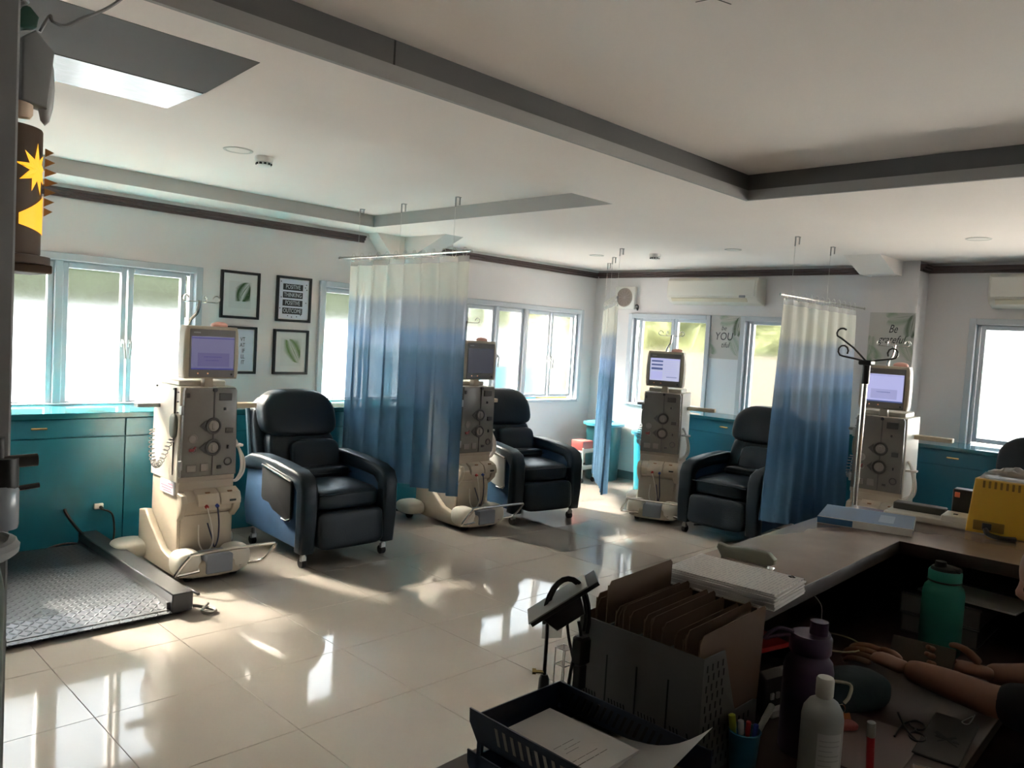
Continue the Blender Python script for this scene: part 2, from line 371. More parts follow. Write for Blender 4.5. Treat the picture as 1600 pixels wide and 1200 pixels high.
# stepped fascia boards round the large coffer, greyed to stand for shade
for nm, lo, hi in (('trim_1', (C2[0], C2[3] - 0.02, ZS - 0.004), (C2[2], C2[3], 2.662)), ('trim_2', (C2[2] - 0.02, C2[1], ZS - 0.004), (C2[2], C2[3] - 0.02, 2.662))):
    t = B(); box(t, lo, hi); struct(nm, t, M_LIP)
for nm, lo, hi, m_ in (('trim_14', (C2[0], C2[3] - .005, 2.662), (C2[2], C2[3], 2.7595), M_SHADED), ('trim_15', (C2[2] - .005, C2[1], 2.662), (C2[2], C2[3] - .005, 2.7595), M_SHADED),
                       ('trim_16', (C1[0], C1[3] - .005, ZS + .001), (C1[2], C1[3], 2.7095), M_SHADEL), ('trim_17', (C1[2] - .005, C1[1], ZS + .001), (C1[2], C1[3] - .005, 2.7095), M_SHADEL)):
    t = B(); box(t, lo, hi); struct(nm, t, m_)  # thin boards added to carry the shade colour on the coffer sides
# crown moulding
def crown(name, ax, a, b, pos, sgn):
    t = B(); prof = [(0, 2.512), (0.022, 2.512), (0.022, 2.530), (0.040, 2.536), (0.040, 2.556), (0.055, 2.560), (0.055, 2.575), (0, 2.575)]
    prism(t, [(pos + sgn * p, z) for p, z in prof], ax, a, b); struct(name, t, M_CROWN)
crown('trim_3', 'x', XR, 4.44, YL, -1); crown('trim_4', 'x', 5.42, XB, YL, -1)
t = B(); prof = [(0, 2.512), (0.022, 2.512), (0.022, 2.530), (0.040, 2.536), (0.040, 2.556), (0.055, 2.560), (0.055, 2.575), (0, 2.575)]
prism(t, [(XB - p, z) for p, z in prof], 'y', 2.97, YL - 0.055); struct('trim_5', t, M_CROWN)
t = B(); prism(t, [(XB - p, z) for p, z in prof], 'y', YR, 2.545); prism(t, [(2.545 - p, z) for p, z in prof], 'x', 7.80, XB - .05); struct('trim_6', t, M_CROWN)
# narrow white cove under the soffit on the window wall
t = B(); box(t, (XR, YL - 0.028, 2.5755), (XB, YL, ZS)); struct('trim_7', t, mat('white_cove', (0.78, 0.80, 0.80), 0.6))
# columns and beam haunches
t = B(); box(t, (7.80, 2.545, 0), (XB, 2.97, ZS)); struct('trim_8', t, M_WALL)
t = B(); prism(t, [(7.22, ZS), (7.62, 2.47), (XB, 2.47), (XB, ZS)], 'y', 2.70, 3.02); struct('trim_9', t, M_CEIL)
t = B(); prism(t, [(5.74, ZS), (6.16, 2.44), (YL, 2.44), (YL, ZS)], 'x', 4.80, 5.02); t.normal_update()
for f in t.faces: f.material_index = 1 if f.normal.z < -.3 and f.normal.y < -.3 else 0  # sloped underside coloured grey to stand for its shade
struct('trim_10', t, [M_CEIL, M_SHADEL])
t = B(); prism(t, [(4.47, ZS), (4.72, 2.33), (4.80, 2.33), (4.80, ZS)], 'y', 6.36, YL); struct('trim_11', t, M_CEIL)
# front left pillar
t = B(); box(t, (-0.35, 2.2, 0), (0.506, 2.55, ZS), 0.006, 1); struct('trim_12', t, mat('pillar_paint', (0.20, 0.20, 0.20), 0.7))
# baseboards
t = B(); box(t, (4.95, YL - .015, 0), (XB, YL, .10)); struct('baseboard_left', t, mat('baseboard_grey', (0.16, 0.15, 0.14), 0.5))
t = B(); box(t, (XB - .015, 4.8, 0), (XB, YL - .015, .10)); struct('baseboard_back', t, MATS['baseboard_grey'])
# hairline cracks and a loose seam in the plaster
t = B()
def crack(pts, z, w=0.004):
    for a, b in zip(pts, pts[1:]):
        a = Vector((*a, z)); b = Vector((*b, z)); d = (b - a).normalized(); n_ = Vector((-d.y, d.x, 0)) * w / 2
        f = t.faces.new([t.verts.new(p) for p in (a - n_, b - n_, b + n_, a + n_)])
crack([(2.075, 0.76), (2.14, 0.64), (2.17, 0.60), (2.19, 0.545), (2.20, 0.50), (2.195, 0.47)], 2.7585, 0.004)
crack([(2.17, 1.44), (2.18, 1.38), (2.25, 1.36)], 2.7585, 0.006)
o = ob('ceiling_crack', t, mat('crack_dark', (0.12, 0.11, 0.10), 0.9), ceiling, False)
t = B(); box(t, (1.79, C2[3] - .007, 2.665), (1.797, C2[3] - .004, 2.757)); ob('fascia_joint', t, M_BLACKM, ceiling, False)

# ---------------------------------------------------------------- windows
def window(n, loc, rz, w, z0, z1, panes, g0, g1, handles=()):
    root = bpy.data.objects.new('window_%d' % n, None); COL.objects.link(root); root.location = loc; root.rotation_euler = (0, 0, rz); root['kind'] = 'structure'
    t = B(); c = 0.055
    for lo, hi in (((0, -.03, z0), (c, .10, z1)), ((w - c, -.03, z0), (w, .10, z1)), ((c, -.03, z1 - c), (w - c, .10, z1)), ((c, -.03, z0), (w - c, .10, z0 + .03))): box(t, lo, hi, 0.004, 1)
    ob('window_frame', t, M_ALU, root)
    t = B()
    for lo, hi in (((c, .03, z0 + .03), (c + .03, .09, z1 - c)), ((w - c - .03, .03, z0 + .03), (w - c, .09, z1 - c)), ((c + .03, .03, z1 - c - .025), (w - c - .03, .09, z1 - c))): box(t, lo, hi, 0.003, 1)
    ob('frame_stop', t, M_ALU, root)
    for a, b in zip(panes, panes[1:]):
        m_ = (a[1] + b[0]) / 2; hw = (b[0] - a[1]) / 2 - .042
        if hw > 0.012:
            t = B(); box(t, (m_ - hw, -.01, z0 + .03), (m_ + hw, .10, z1 - c), 0.004, 1); ob('mullion', t, M_ALU, root)
    for k, (a, b) in enumerate(panes):
        s = .04; t = B()
        for lo, hi in (((a - s, .02, g0 - s), (a, .065, g1 + s)), ((b, .02, g0 - s), (b + s, .065, g1 + s)), ((a, .02, g1), (b, .065, g1 + s)), ((a, .02, g0 - s), (b, .065, g0))): box(t, lo, hi, 0.004, 1)
        sash = ob('sash', t, M_ALU, root)
        t = B(); box(t, (a - .005, .040, g0 - .005), (b + .005, .045, g1 + .005)); ob('pane', t, M_GLASS, sash, False)
        if k in dict(handles):
            hx = a - .02 if dict(handles)[k] < 0 else b + .02
            t = B(); box(t, (hx - .012, .0, 1.42), (hx + .012, .022, 1.48), .003, 1); tube(t, [(hx, -.012, 1.47), (hx, -.028, 1.45), (hx + .01 * dict(handles)[k], -.028, 1.33)], .009, 8)
            cyl(t, (hx, 0.004, 1.455), (hx, -.022, 1.455), .010, n=8); ob('handle', t, M_LGREY, sash)
    return root
window(1, (0.72, YL, 0), 0, 2.14, .955, 2.105, [(.16, .533), (.625, 1.0), (1.14, 1.515), (1.607, 1.98)], 1.0, 2.0, ((0, 1), (1, -1), (2, 1), (3, -1)))
window(2, (3.98, YL, 0), 0, 1.10, .955, 2.105, [(.09, .49), (.59, .98)], 1.0, 2.0, ((0, 1), (1, -1)))
window(3, (5.72, YL, 0), 0, 2.10, .915, 2.085, [(.16, .53), (.643, 1.002), (1.135, 1.487), (1.582, 1.935)], 1.015, 1.98, ((1, -1), (0, 1), (2, 1), (3, -1)))
R90 = -math.pi / 2
window(4, (XB, 5.975, 0), R90, 1.155, .935, 2.07, [(.18, .60), (.69, 1.09)], 1.0, 1.98, ())
window(5, (XB, 4.44, 0), R90, 1.16, .935, 2.07, [(.14, .54), (.63, 1.03)], 1.0, 1.98, ())
window(6, (XB, 2.16, 0), R90, 2.12, .935, 2.10, [(.13, .51), (.61, 0.99), (1.13, 1.51), (1.61, 1.99)], 1.02, 2.0, ())
window(7, (XB, -.24, 0), R90, 2.12, .935, 2.10, [(.13, .51), (.61, 0.99), (1.13, 1.51), (1.61, 1.99)], 1.02, 2.0, ())  # unseen, added along the row to light the right of the ceiling
window(8, (XB, -2.64, 0), R90, 1.82, .935, 2.10, [(.13, .44), (.54, 0.85), (.97, 1.28), (1.38, 1.69)], 1.02, 2.0, ())  # also out of view, added for the same ceiling light

window(9, (-2.0, YL, 0), 0, 2.14, .955, 2.105, [(.16, .533), (.625, 1.0), (1.14, 1.515), (1.607, 1.98)], 1.0, 2.0, ())  # unseen window added past the pillar to light the near ceiling
# ---------------------------------------------------------------- outside, blurred behind the frosted panes
t = B(); box(t, (-40, -40, -.9), (60, 60, -.6)); o = struct('trim_13', t, mat('yard_asphalt', (0.20, 0.195, 0.19), 0.9, noise=.06, nscale=.5))
M_PALE = mat('pale_yard_concrete', (0.84, 0.83, 0.81), 0.9, noise=.05, nscale=.5)
t = B(); prism(t, [(11.0, -.60), (19.6, 1.60), (20.4, 1.70), (20.4, -.60)], 'x', -12, 34); tag(ob('bounce_slope', t, M_PALE, None, False), 'made up pale concrete slope outside, bouncing sun white through the lower left panes', 'bounce slope')  # ground raised into a slope to whiten panes and bounce sun indoors
t = B(); prism(t, [(11.2, -.60), (20.0, 1.75), (34.0, 2.6), (34.0, -.60)], 'y', -16, 3.0); tag(ob('bounce_slope', t, M_PALE, None, False), 'made up pale concrete slope outside the right edge window, bouncing a plain white glow', 'bounce slope')  # second slope added to bounce light in through the right windows
def hedge(x0, x1, y0, y1, z0, z1, label, m, seed):
    rr = random.Random(seed); V = []; F = []
    for _ in range(5200):
        c = Vector((rr.uniform(x0, x1), rr.uniform(y0, y1), rr.uniform(z0, z1))); a = Vector((rr.gauss(0, 1), rr.gauss(0, 1), rr.gauss(0, 1))).normalized(); b = a.orthogonal().normalized(); q = rr.uniform(.25, .5); k = len(V)
        V += [c - a * q, c + b * q * .55, c + a * q, c - b * q * .55]; F.append((k, k + 1, k + 2, k + 3))
    n = 24; lx = abs(x1 - x0) > abs(y1 - y0)
    for sgn in (0, 1):
        k0 = len(V)
        for i in range(n + 1):
            for j in range(n + 1):
                u = i / n; v = j / n; w = rr.uniform(.35, .65) + (sgn - .5) * .3
                p = (x0 + (x1 - x0) * u, y0 + (y1 - y0) * w, z0 - .8 + (z1 - z0 + .4) * v) if lx else (x0 + (x1 - x0) * w, y0 + (y1 - y0) * u, z0 - .8 + (z1 - z0 + .4) * v)
                V.append(Vector(p))
        for i in range(n):
            for j in range(n): a_ = k0 + i * (n + 1) + j; F.append((a_, a_ + n + 1, a_ + n + 2, a_ + 1))
    me = bpy.data.meshes.new('hedge'); me.from_pydata(V, [], F); me.materials.append(m); o = bpy.data.objects.new('hedge', me); COL.objects.link(o)
    o['kind'] = 'stuff'; return tag(o, label, 'hedge')
M_HEDGE = mat('hedge_green', (0.024, 0.040, 0.014), 0.9, noise=.3, nscale=1.5); M_HEDGEY = mat('hedge_yellow', (0.10, 0.115, 0.045), 0.9, noise=.25, nscale=1.2)
hedge(-10, 32, 20.8, 22.5, 0, 8.0, 'row of green trees blurred through the left wall windows', M_HEDGE, 1)
hedge(13, 15, 4.4, 10.2, 0.5, 5.0, 'yellow green shrubs blurred through the far wall windows', M_HEDGEY, 2)
t = B(); box(t, (10.6, 3.1, -.6), (10.8, 8.7, 1.62)); tag(ob('garden_wall', t, mat('cream_render', (0.052, 0.045, 0.036), 0.9)), 'cream rendered garden wall outside the far wall windows', 'wall')
t = B(); box(t, (7.6, 9.2, -.6), (9.9, 10.6, 1.22), .03); box(t, (7.55, 9.15, 1.22), (9.95, 10.65, 1.30), .02); tag(ob('water_tank', t, mat('outdoor_cyan', (0.008, 0.13, 0.19), 0.5)), 'bright cyan tank outside, blurred through the pale corner window', 'tank')
t = B(); box(t, (10.05, 9.2, -.6), (12.2, 9.9, 1.95), .03); box(t, (10.0, 9.15, 1.95), (12.25, 9.95, 2.03), .02); tag(ob('yellow_shed', t, mat('outdoor_yellow', (0.22, 0.205, 0.055), 0.6)), 'yellow shed outside, blurred through the rightmost corner pane', 'shed')

# ================================================================ CABINETS
def cabinet(L, loc, rz, label, drawers, group, depth=.535, h=.93):
    r = thing('cabinet', label, 'cabinet', loc, rz, group)
    t = B(); box(t, (0, 0.012, 0), (L, depth, h)); ob('carcass', t, M_TEAL, r, False)
    t = B(); box(t, (.0025, -.006, 0.0), (L - .0025, .012, .795), .002, 1); ob('front_panel', t, M_TEAL, r)
    w = (L - .005) / drawers
    for k in range(drawers):
        t = B(); box(t, (.0025 + w * k + .002, -.006, .80), (.0025 + w * (k + 1) - .002, .012, h - .002), .002, 1); d = ob('drawer', t, M_TEAL, r)
        cx = .0025 + w * (k + .5); t = B(); box(t, (cx - .05, -.026, .862), (cx + .05, -.018, .876), .004, 1)
        for s in (-1, 1): cyl(t, (cx + s * .042, -.02, .869), (cx + s * .042, -.005, .869), .005, n=8)
        ob('drawer_handle', t, M_BRASS, d)
    return r
G = 'teal base cabinets'
for x, L, lb in ((-.14, 1.12, 'teal base cabinet nearest the left edge, behind the pillar'), (.98, 1.12, 'teal base cabinet behind the floor scale, brass handle on its drawer'), (2.10, 1.12, 'teal base cabinet behind the first machine from the left'), (3.22, 1.12, 'teal base cabinet behind the left recliner'), (4.34, .56, 'narrow teal base cabinet behind the long hanging curtain')):
    cabinet(L, (x, 6.008, 0), 0, lb, 1, G)
for y, L, lb in ((4.80, 1.1, 'bright teal base cabinet beside the recliner at the far wall'), (3.70, 1.1, 'teal base cabinet hidden behind the right curtain'), (2.60, 1.1, 'teal base cabinet right of the poster column'), (1.50, 1.1, 'teal base cabinet behind the rightmost recliner')):
    cabinet(L, (7.515, y, 0), R90, lb, 1, G + ' by the far wall', depth=.27 if y == 2.60 else .535)
t = B(); box(t, (-.14, 5.99, .932), (4.92, YL - .001, .972), .004, 1); tag(ob('worktop', t, M_TEALTOP), 'long glossy teal worktop under the left wall windows', 'worktop')
t = B(); prism(t, [(7.495, .42), (XB - .001, .42), (XB - .001, 2.543), (7.798, 2.543), (7.798, 2.972), (XB - .001, 2.972), (XB - .001, 4.82), (7.495, 4.82)], 'z', .932, .964); tag(ob('worktop', t, M_TEALTOP), 'glossy teal worktop along the far wall behind the machines', 'worktop')

# ================================================================ RECLINERS (local: front faces -y)
def recliner(loc, rz, label, group, tray_grey=False):
    r = thing('recliner', label, 'chair', loc, rz, group)
    # side bodies and arms
    for s in (-1, 1):
        t = B(); x0, x1 = (-.375, -.30) if s < 0 else (.30, .375)
        prism(t, [(-.40, .13), (.36, .16), (.40, .30), (.36, .62), (.10, .66), (-.40, .58)], 'x', x0, x1, bev=.008); ob('side_panel', t, M_SUEDE, r)
        t = B(); xa, xb = (-.40, -.275) if s < 0 else (.275, .40)
        out = [(-.47, .105), (-.49, .30), (-.485, .56), (-.45, .635), (-.36, .672), (-.10, .700), (.16, .712), (.30, .70), (.40, .66), (.42, .60), (.38, .575), (.15, .60), (-.10, .60), (-.33, .58), (-.385, .53), (-.39, .30), (-.38, .105)]
        prism(t, out, 'x', xa, xb, bev=.024); ob('armrest', t, M_LEATHER, r, ang=60)
    # frame under the seat
    t = B(); box(t, (-.30, -.36, .14), (.30, .30, .30), .01, 1); ob('seat_base', t, M_BLACKM, r)
    # seat cushion, footrest
    def seat_xf(w, q): return (w.x, w.y, w.z + .014 * (1 - q.x * q.x) * max(0, q.z) - .012 * max(0, -q.y) * max(q.z, 0))
    t = B(); pillow(t, (-.275, -.47, .375), (.275, .22, .535), 6, 10, xf=seat_xf); tube(t, [(-.262, -.468, .50), (.262, -.468, .50)], .006, 6); ob('seat_cushion', t, M_LEATHER, r, ang=60)
    def foot_xf(w, q): return (w.x, w.y - .03 * (1 - q.z) / 2 * max(0, -q.y), w.z)
    t = B(); pillow(t, (-.272, -.50, .12), (.272, -.40, .385), 7, 10, xf=foot_xf); ob('footrest', t, M_LEATHER, r, ang=60)
    # back: lower and upper cushions lean backwards
    def lean(w, q): return (w.x, w.y + (w.z - .5) * .36, w.z)
    def lean2(w, q):
        f = 1 - .10 * max(0, q.z) ** 2
        return (w.x * f, w.y + (w.z - .5) * .36, w.z - .05 * max(0, q.z) * abs(q.x) ** 4)
    t = B(); pillow(t, (-.285, .10, .46), (.285, .25, .87), 5, 10, xf=lean); ob('lumbar_cushion', t, M_LEATHER, r, ang=60)
    t = B(); pillow(t, (-.315, .06, .82), (.315, .26, 1.17), 4.5, 12, xf=lean2); ob('head_cushion', t, M_LEATHER, r, ang=60)
    t = B(); pillow(t, (-.335, .22, .36), (.335, .34, 1.12), 7, 10, xf=lean2); ob('back_shell', t, M_LEATHER, r, ang=60)
    for s in (-1, 1):
        t = B(); tube(t, spline([(s * .335, .36, .45), (s * .338, .42, .75), (s * .325, .50, 1.02)], 5), .018, 8); ob('back_piping', t, mat('piping_blue', (0.06, 0.12, 0.17), 0.35), r)
    # loose pillow and arm roll
    def pl(w, q): return (w.x + .05 * (w.z - .7), w.y + (w.z - .5) * .36, w.z)
    t = B(); pillow(t, (-.14, .035, .575), (.27, .115, .80), 5, 8, xf=pl); ob('small_pillow', t, M_LEATHER, r, ang=60)
    t = B(); pillow(t, (-.20, -.06, .53), (.268, .09, .612), 5, 8); tube(t, [(-.19, -.064, .572), (.26, -.064, .572)], .004, 6); ob('waist_roll', t, M_LEATHER, r, ang=60)
    # folded side table hanging on the viewer's left arm
    t = B(); prism(t, [(-.34, .60), (.06, .655), (.07, .63), (.07, .42), (.045, .40), (-.04, .395), (-.10, .355), (-.32, .31), (-.345, .335)], 'x', -.412, -.396, bev=.004)
    tb = ob('side_table', t, M_GREY if tray_grey else mat('tray_black', (0.006, 0.006, 0.007), 0.55, spec=.2), r); t = B(); tube(t, [(-.418, -.35, .598), (-.418, .06, .655)], .007, 8); tube(t, [(-.418, -.352, .34), (-.418, -.30, .318), (-.418, -.24, .322)], .004, 6); ob('table_rail', t, M_CHROME, tb)
    # casters
    for x, y in ((-.34, -.42), (.33, -.42), (-.33, .32), (.33, .32)):
        t = B(); cyl(t, (x, y, .13), (x, y, .055), .016, n=10); box(t, (x - .02, y - .015, .045), (x + .02, y + .015, .085), .004, 1); cy = ob('caster', t, M_STEEL, r)
        t = B(); cyl(t, (x - .017, y + .01, .032), (x + .017, y + .01, .032), .032, n=16); ob('caster_wheel', t, M_RUBBER, cy)
    return r
GC = 'navy treatment recliners'
ch = recliner((3.205, 5.19, 0), 0, 'navy vinyl recliner left of the long curtain, black tray on its arm', GC)
c2 = recliner((5.46, 5.26, 0), R(-9), 'navy recliner under the corner window with a speckled grey arm tray', GC, True)
dup(ch, (6.67, 3.525, 0), R90, 'navy recliner in front of the far wall, left of the right curtain', GC)
dup(ch, (6.62, 1.27, 0), R90, 'navy recliner at the right edge behind the yellow device', GC)

# ================================================================ DIALYSIS MACHINES (local: front faces -y, z up)
def machine(loc, rz, label, group, screen):
    r = thing('dialysis_machine', label, 'medical machine', loc, rz, group)
    # plinth
    t = B(); prism(t, [(-.235, .50), (-.235, -.02), (-.22, -.10), (-.15, -.155), (0, -.175), (.15, -.155), (.22, -.10), (.235, -.02), (.235, .50)], 'z', .035, .135, bev=.02)
    base = ob('plinth', t, M_BEIGE, r)
    for s in (-1, 1):
        t = B(); pillow(t, (s * .165 - .085, -.165, .04), (s * .165 + .085, .04, .205), 3, 8); ob('wheel_cover', t, M_BEIGEW, base, ang=60)
    t = B(); prism(t, [(-.075, -.183), (.095, -.183), (.095, -.02), (-.075, -.02)], 'z', .055, .178, bev=.012); ob('grey_pad', t, M_GREYP, base)
    # rising side skirts and rear feet
    for s in (-1, 1):
        xa, xb = (-.235, -.185) if s < 0 else (.185, .235)
        t = B(); prism(t, [(-.05, .10), (.55, .10), (.55, .36), (.44, .38), (.34, .30), (.15, .17), (-.05, .13)], 'x', xa, xb, bev=.012)
        ob('side_skirt', t, M_BEIGE, base)
    for s in (-1, 1):
        t = B(); pillow(t, (s * .29 - .12, .40, .045), (s * .29 + .12, .66, .165), 3, 8); ob('rear_foot', t, M_BEIGEW, base, ang=60)
    for x, y in ((-.15, -.07), (.15, -.07), (-.30, .54), (.30, .54)):
        t = B(); cyl(t, (x - .018, y, .032), (x + .018, y, .032), .032, n=14); box(t, (x - .012, y - .012, .03), (x + .012, y + .012, .06)); ob('caster', t, M_RUBBER, r)
    t = B(); tube(t, spline([(-.12, -.165, .085), (-.26, -.19, .085), (-.275, -.20, .10), (-.215, -.245, .205), (-.16, -.262, .225), (.28, -.262, .225), (.355, -.25, .215), (.355, -.235, .19), (.30, -.17, .09), (.16, -.13, .09)], 4), .011, 8)
    for x in (-.12, .16): cyl(t, (x, -.16, .088), (x, -.10, .088), .013, n=10)
    ob('foot_bar', t, M_CHROME, r)
    # lower cabinet
    t = B(); prism(t, [(-.185, .135), (.185, .135), (.185, .60), (.178, .622), (-.178, .622), (-.185, .60)], 'y', .035, .46, bev=.006); ob('lower_housing', t, M_BEIGE, r)
    t = B(); prism(t, [(.035, .14), (.02, .16), (.02, .40), (.035, .41)], 'x', -.17, .165, bev=.004); ob('lower_cover', t, M_BEIGE, r)
    t = B()
    for xa, xb in ((-.192, -.155), (.155, .205)):
        prism(t, [(.035, .37), (-.03, .43), (-.05, .50), (-.03, .545), (.035, .555)], 'x', xa, xb, bev=.008)
    prism(t, [(.035, .40), (-.012, .43), (-.03, .50), (-.012, .53), (.035, .56)], 'x', -.156, .156, bev=.006)
    sh = ob('connector_shelf', t, M_BEIGE, r)
    for xa, xb in ((-.09, .055), (.062, .20)):
        t = B(); prism(t, [(.03, .555), (.03, .57), (-.035, .545), (-.055, .505), (-.055, .472), (-.045, .472)], 'x', xa, xb, bev=.004); ob('flap', t, M_BEIGE, sh)
    t = B(); box(t, (-.035, -.038, .5655 - .017), (-.005, -.022, .562 - .006), .002, 1); box(t, (.115, -.038, .548), (.145, -.022, .557), .002, 1); ob('flap_mark', t, mat('brown_mark', (0.25, 0.12, 0.05), 0.6), sh)
    t = B(); box(t, (.12, -.060, .488), (.165, -.052, .502), .003, 1); ob('vent_slot', t, M_BLACK, sh)
    for x, m_ in ((-.035, M_RED), (.035, M_BLUE)):
        t = B(); cyl(t, (x, -.05, .47), (x, -.066, .463), .012, n=10); ob('coupling', t, m_, sh)
    t = B(); tube(t, spline([(.035, -.064, .462), (.045, -.07, .36), (.05, -.055, .25), (.035, -.04, .19), (.02, -.03, .25), (.0, .0, .345)], 6), .005, 6); ob('dark_hose', t, mat('dark_hose', (0.03, 0.035, 0.09), 0.4), r)
    t = B(); tube(t, spline([(-.035, -.064, .462), (-.005, -.06, .36), (.02, -.045, .22), (-.02, -.03, .165), (-.06, -.02, .22), (-.06, .0, .34)], 6), .0045, 6); ob('clear_hose', t, M_TUBE, r)
    # upper housing
    t = B(); prism(t, [(-.195, .62), (.195, .62), (.186, 1.235), (-.186, 1.235)], 'y', .045, .47, bev=.006); ob('upper_housing', t, M_BEIGEW, r)
    t = B(); box(t, (-.190, .040, .615), (.190, .05, .655), .003, 1); ob('sill_strip', t, M_BEIGE, r)
    t = B(); prism(t, [(-.186, .655), (.186, .655), (.176, 1.215), (.165, 1.232), (-.165, 1.232), (-.176, 1.215)], 'y', .006, .046, bev=.008); door = ob('front_door', t, M_SMOKE, r)
    for z in (.985, .842):
        t = B(); torus(t, (.018, .004, z), 'y', .046, .009, 28, 8); prism(t, [(-.072, z), (-.03, z + .038), (-.04, z), (-.03, z - .038)], 'y', -.003, .008); ob('pump_ring', t, M_SMOKED, door)
        t = B(); cyl(t, (.018, .007, z), (.018, -.004, z), .034, n=24); box(t, (.006, -.012, z - .022), (.03, -.003, z + .022), .003, 1); ob('pump_rotor', t, M_SMOKEL, door)
    t = B(); box(t, (.016, -.001, .662), (.021, .008, 1.225)); ob('door_seam', t, M_SMOKED, door)
    t = B(); cyl(t, (.018, .008, 1.22), (.018, -.012, 1.22), .013, n=12); ob('door_knob', t, M_BLACK, door)
    t = B(); torus(t, (-.115, .005, .905), 'y', .026, .004, 20, 6); cyl(t, (-.115, .007, .905), (-.115, .002, .905), .022, n=20); ob('drain_port', t, M_SMOKEL, door)
    t = B(); box(t, (-.14, -.006, .822), (-.105, .008, .842), .004, 1); tube(t, [(-.11, -.004, .838), (-.10, -.004, .852)], .006, 6); ob('red_clamp', t, mat('dull_red', (0.28, 0.05, 0.05), 0.4), door)
    t = B(); torus(t, (-.108, .004, .832), 'y', .018, .003, 16, 6); ob('port_ring', t, M_SMOKEL, door)
    for x0, z0, w_, h_, m_ in ((.10, .935, .052, .034, M_SMOKED), (.115, .83, .012, .024, M_BLACK), (.05, 1.15, .085, .05, M_SMOKED), (.072, 1.158, .03, .034, M_SMOKEL), (.083, 1.085, .016, .02, M_BLACK), (-.15, .69, .06, .045, M_SMOKEL), (-.06, .69, .05, .05, M_SMOKEL), (-.165, 1.17, .02, .03, M_SMOKED), (.05, .70, .03, .02, M_SMOKED)):
        t = B(); box(t, (x0, -.004 if m_ is not M_SMOKEL else -.001, z0), (x0 + w_, .009, z0 + h_), .002, 1); ob('door_fitting', t, m_, door)
    t = B(); torus(t, (.125, .004, .745), 'y', .024, .005, 20, 6); ob('level_detector', t, M_SMOKED, door)
    for z in (1.09, .735):
        t = B(); box(t, (-.198, -.004, z - .03), (-.18, .03, z + .03), .004, 1); ob('hinge', t, M_STEEL, door)
    # left flank: service panel, handset recess with coiled lead
    t = B(); box(t, (-.2, .11, .66), (-.186, .113, 1.225)); ob('flank_seam', t, M_SMOKED, r)
    t = B()
    for z in (1.20, 1.14, 1.07): cyl(t, (-.186, .07, z), (-.199, .07, z), .005, n=8)
    for y in (.14, .42): cyl(t, (-.186, y, 1.215), (-.196, y, 1.215), .006, n=8)
    ob('screw', t, M_GREY, r)
    t = B(); pillow(t, (-.215, .065, .90), (-.18, .16, 1.06), 3, 6); ob('sensor_holder', t, mat('green_grey', (0.10, 0.11, 0.09), 0.5), r, ang=60)
    t = B(); n_ = 150; p0 = [(-.21, .10, .90), (-.235, .12, .83), (-.25, .17, .74), (-.255, .24, .71), (-.255, .30, .76), (-.245, .34, .85), (-.235, .36, .93)]; pp = spline(p0, 25); tw = []
    for i, p in enumerate(pp):
        a_ = i / len(pp) * 2 * math.pi * 20; d_ = (pp[min(i + 1, len(pp) - 1)] - pp[max(i - 1, 0)]).normalized(); e_ = Vector((1, 0, 0)); f_ = d_.cross(e_).normalized()
        tw.append(p + (e_ * math.cos(a_) + f_ * math.sin(a_)) * .017)
    tube(t, tw, .0035, 5); ob('coiled_lead', t, M_GREY, r)
    t = B(); box(t, (-.1965, .08, .53), (-.184, .30, .615), .001, 1); lb = ob('sticker', t, mat('sticker_paper', (0.72, 0.74, 0.80), 0.5), r)
    for z, y0, y1 in ((.595, .10, .17), (.577, .10, .28), (.56, .12, .27), (.545, .11, .24)):
        t = B(); box(t, (-.1972, y0, z - .003), (-.196, y1, z + .003)); ob('sticker_line', t, mat('sticker_pink', (0.62, 0.18, 0.30), 0.6), lb)
    # right flank: hoses in a holder, side board
    t = B()
    for k in (0, 1): tube(t, spline([(.195, .12 + .03 * k, .90), (.225, .10 + .03 * k, .86), (.255 + .015 * k, .08, .75), (.25 + .02 * k, .07, .66), (.215 + .01 * k, .06, .605), (.19, .06, .60)], 5), .0095, 8)
    box(t, (.186, .08, .825), (.27, .14, .842), .004, 1); ob('white_hose', t, M_TUBE, r)
    t = B(); box(t, (.19, .28, 1.065), (.46, .36, 1.10), .005, 1); ob('side_board', t, M_WOODB, r)
    t = B(); box(t, (-.33, .36, 1.075), (-.18, .44, 1.10), .004, 1); ob('side_board', t, M_GREY, r)
    # top box, neck, screen
    t = B(); box(t, (-.165, .13, 1.235), (.15, .42, 1.272), .006, 1); ob('top_box', t, M_BEIGEW, r)
    t = B(); prism(t, [(-.03, 1.235), (.035, 1.235), (.028, 1.31), (-.024, 1.31)], 'y', .06, .12, bev=.006); ob('screen_neck', t, M_BEIGE, r)
    t = B(); prism(t, [(-.174, 1.292), (.174, 1.292), (.182, 1.33), (.184, 1.46), (.178, 1.59), (.168, 1.632), (-.168, 1.632), (-.178, 1.59), (-.184, 1.46), (-.182, 1.33)], 'y', .02, .13, bev=.016); mon = ob('monitor', t, M_BEZEL, r, ang=30)
    t = B(); box(t, (-.152, .014, 1.302), (.152, .022, 1.612), .004, 1); ob('monitor_surround', t, M_SCRF, mon)
    sc, parts = screen
    t = B(); box(t, (-.142, .0115, 1.352), (.142, .0145, 1.566), .001, 1); ob('screen', t, sc, mon)
    for x0, z0, x1, z1, m_ in parts:
        t = B(); box(t, (x0, .0105, z0), (x1, .0118, z1)); ob('screen_area', t, m_, mon)
    t = B(); box(t, (-.13, .013, 1.585), (-.085, .0145, 1.594)); ob('print_mark', t, mat('grey_print', (0.32, 0.32, 0.34), 0.6), mon)
    t = B(); cyl(t, (.13, .012, 1.322), (.13, .016, 1.322), .007, n=10); ob('power_key', t, M_BLACK, mon)
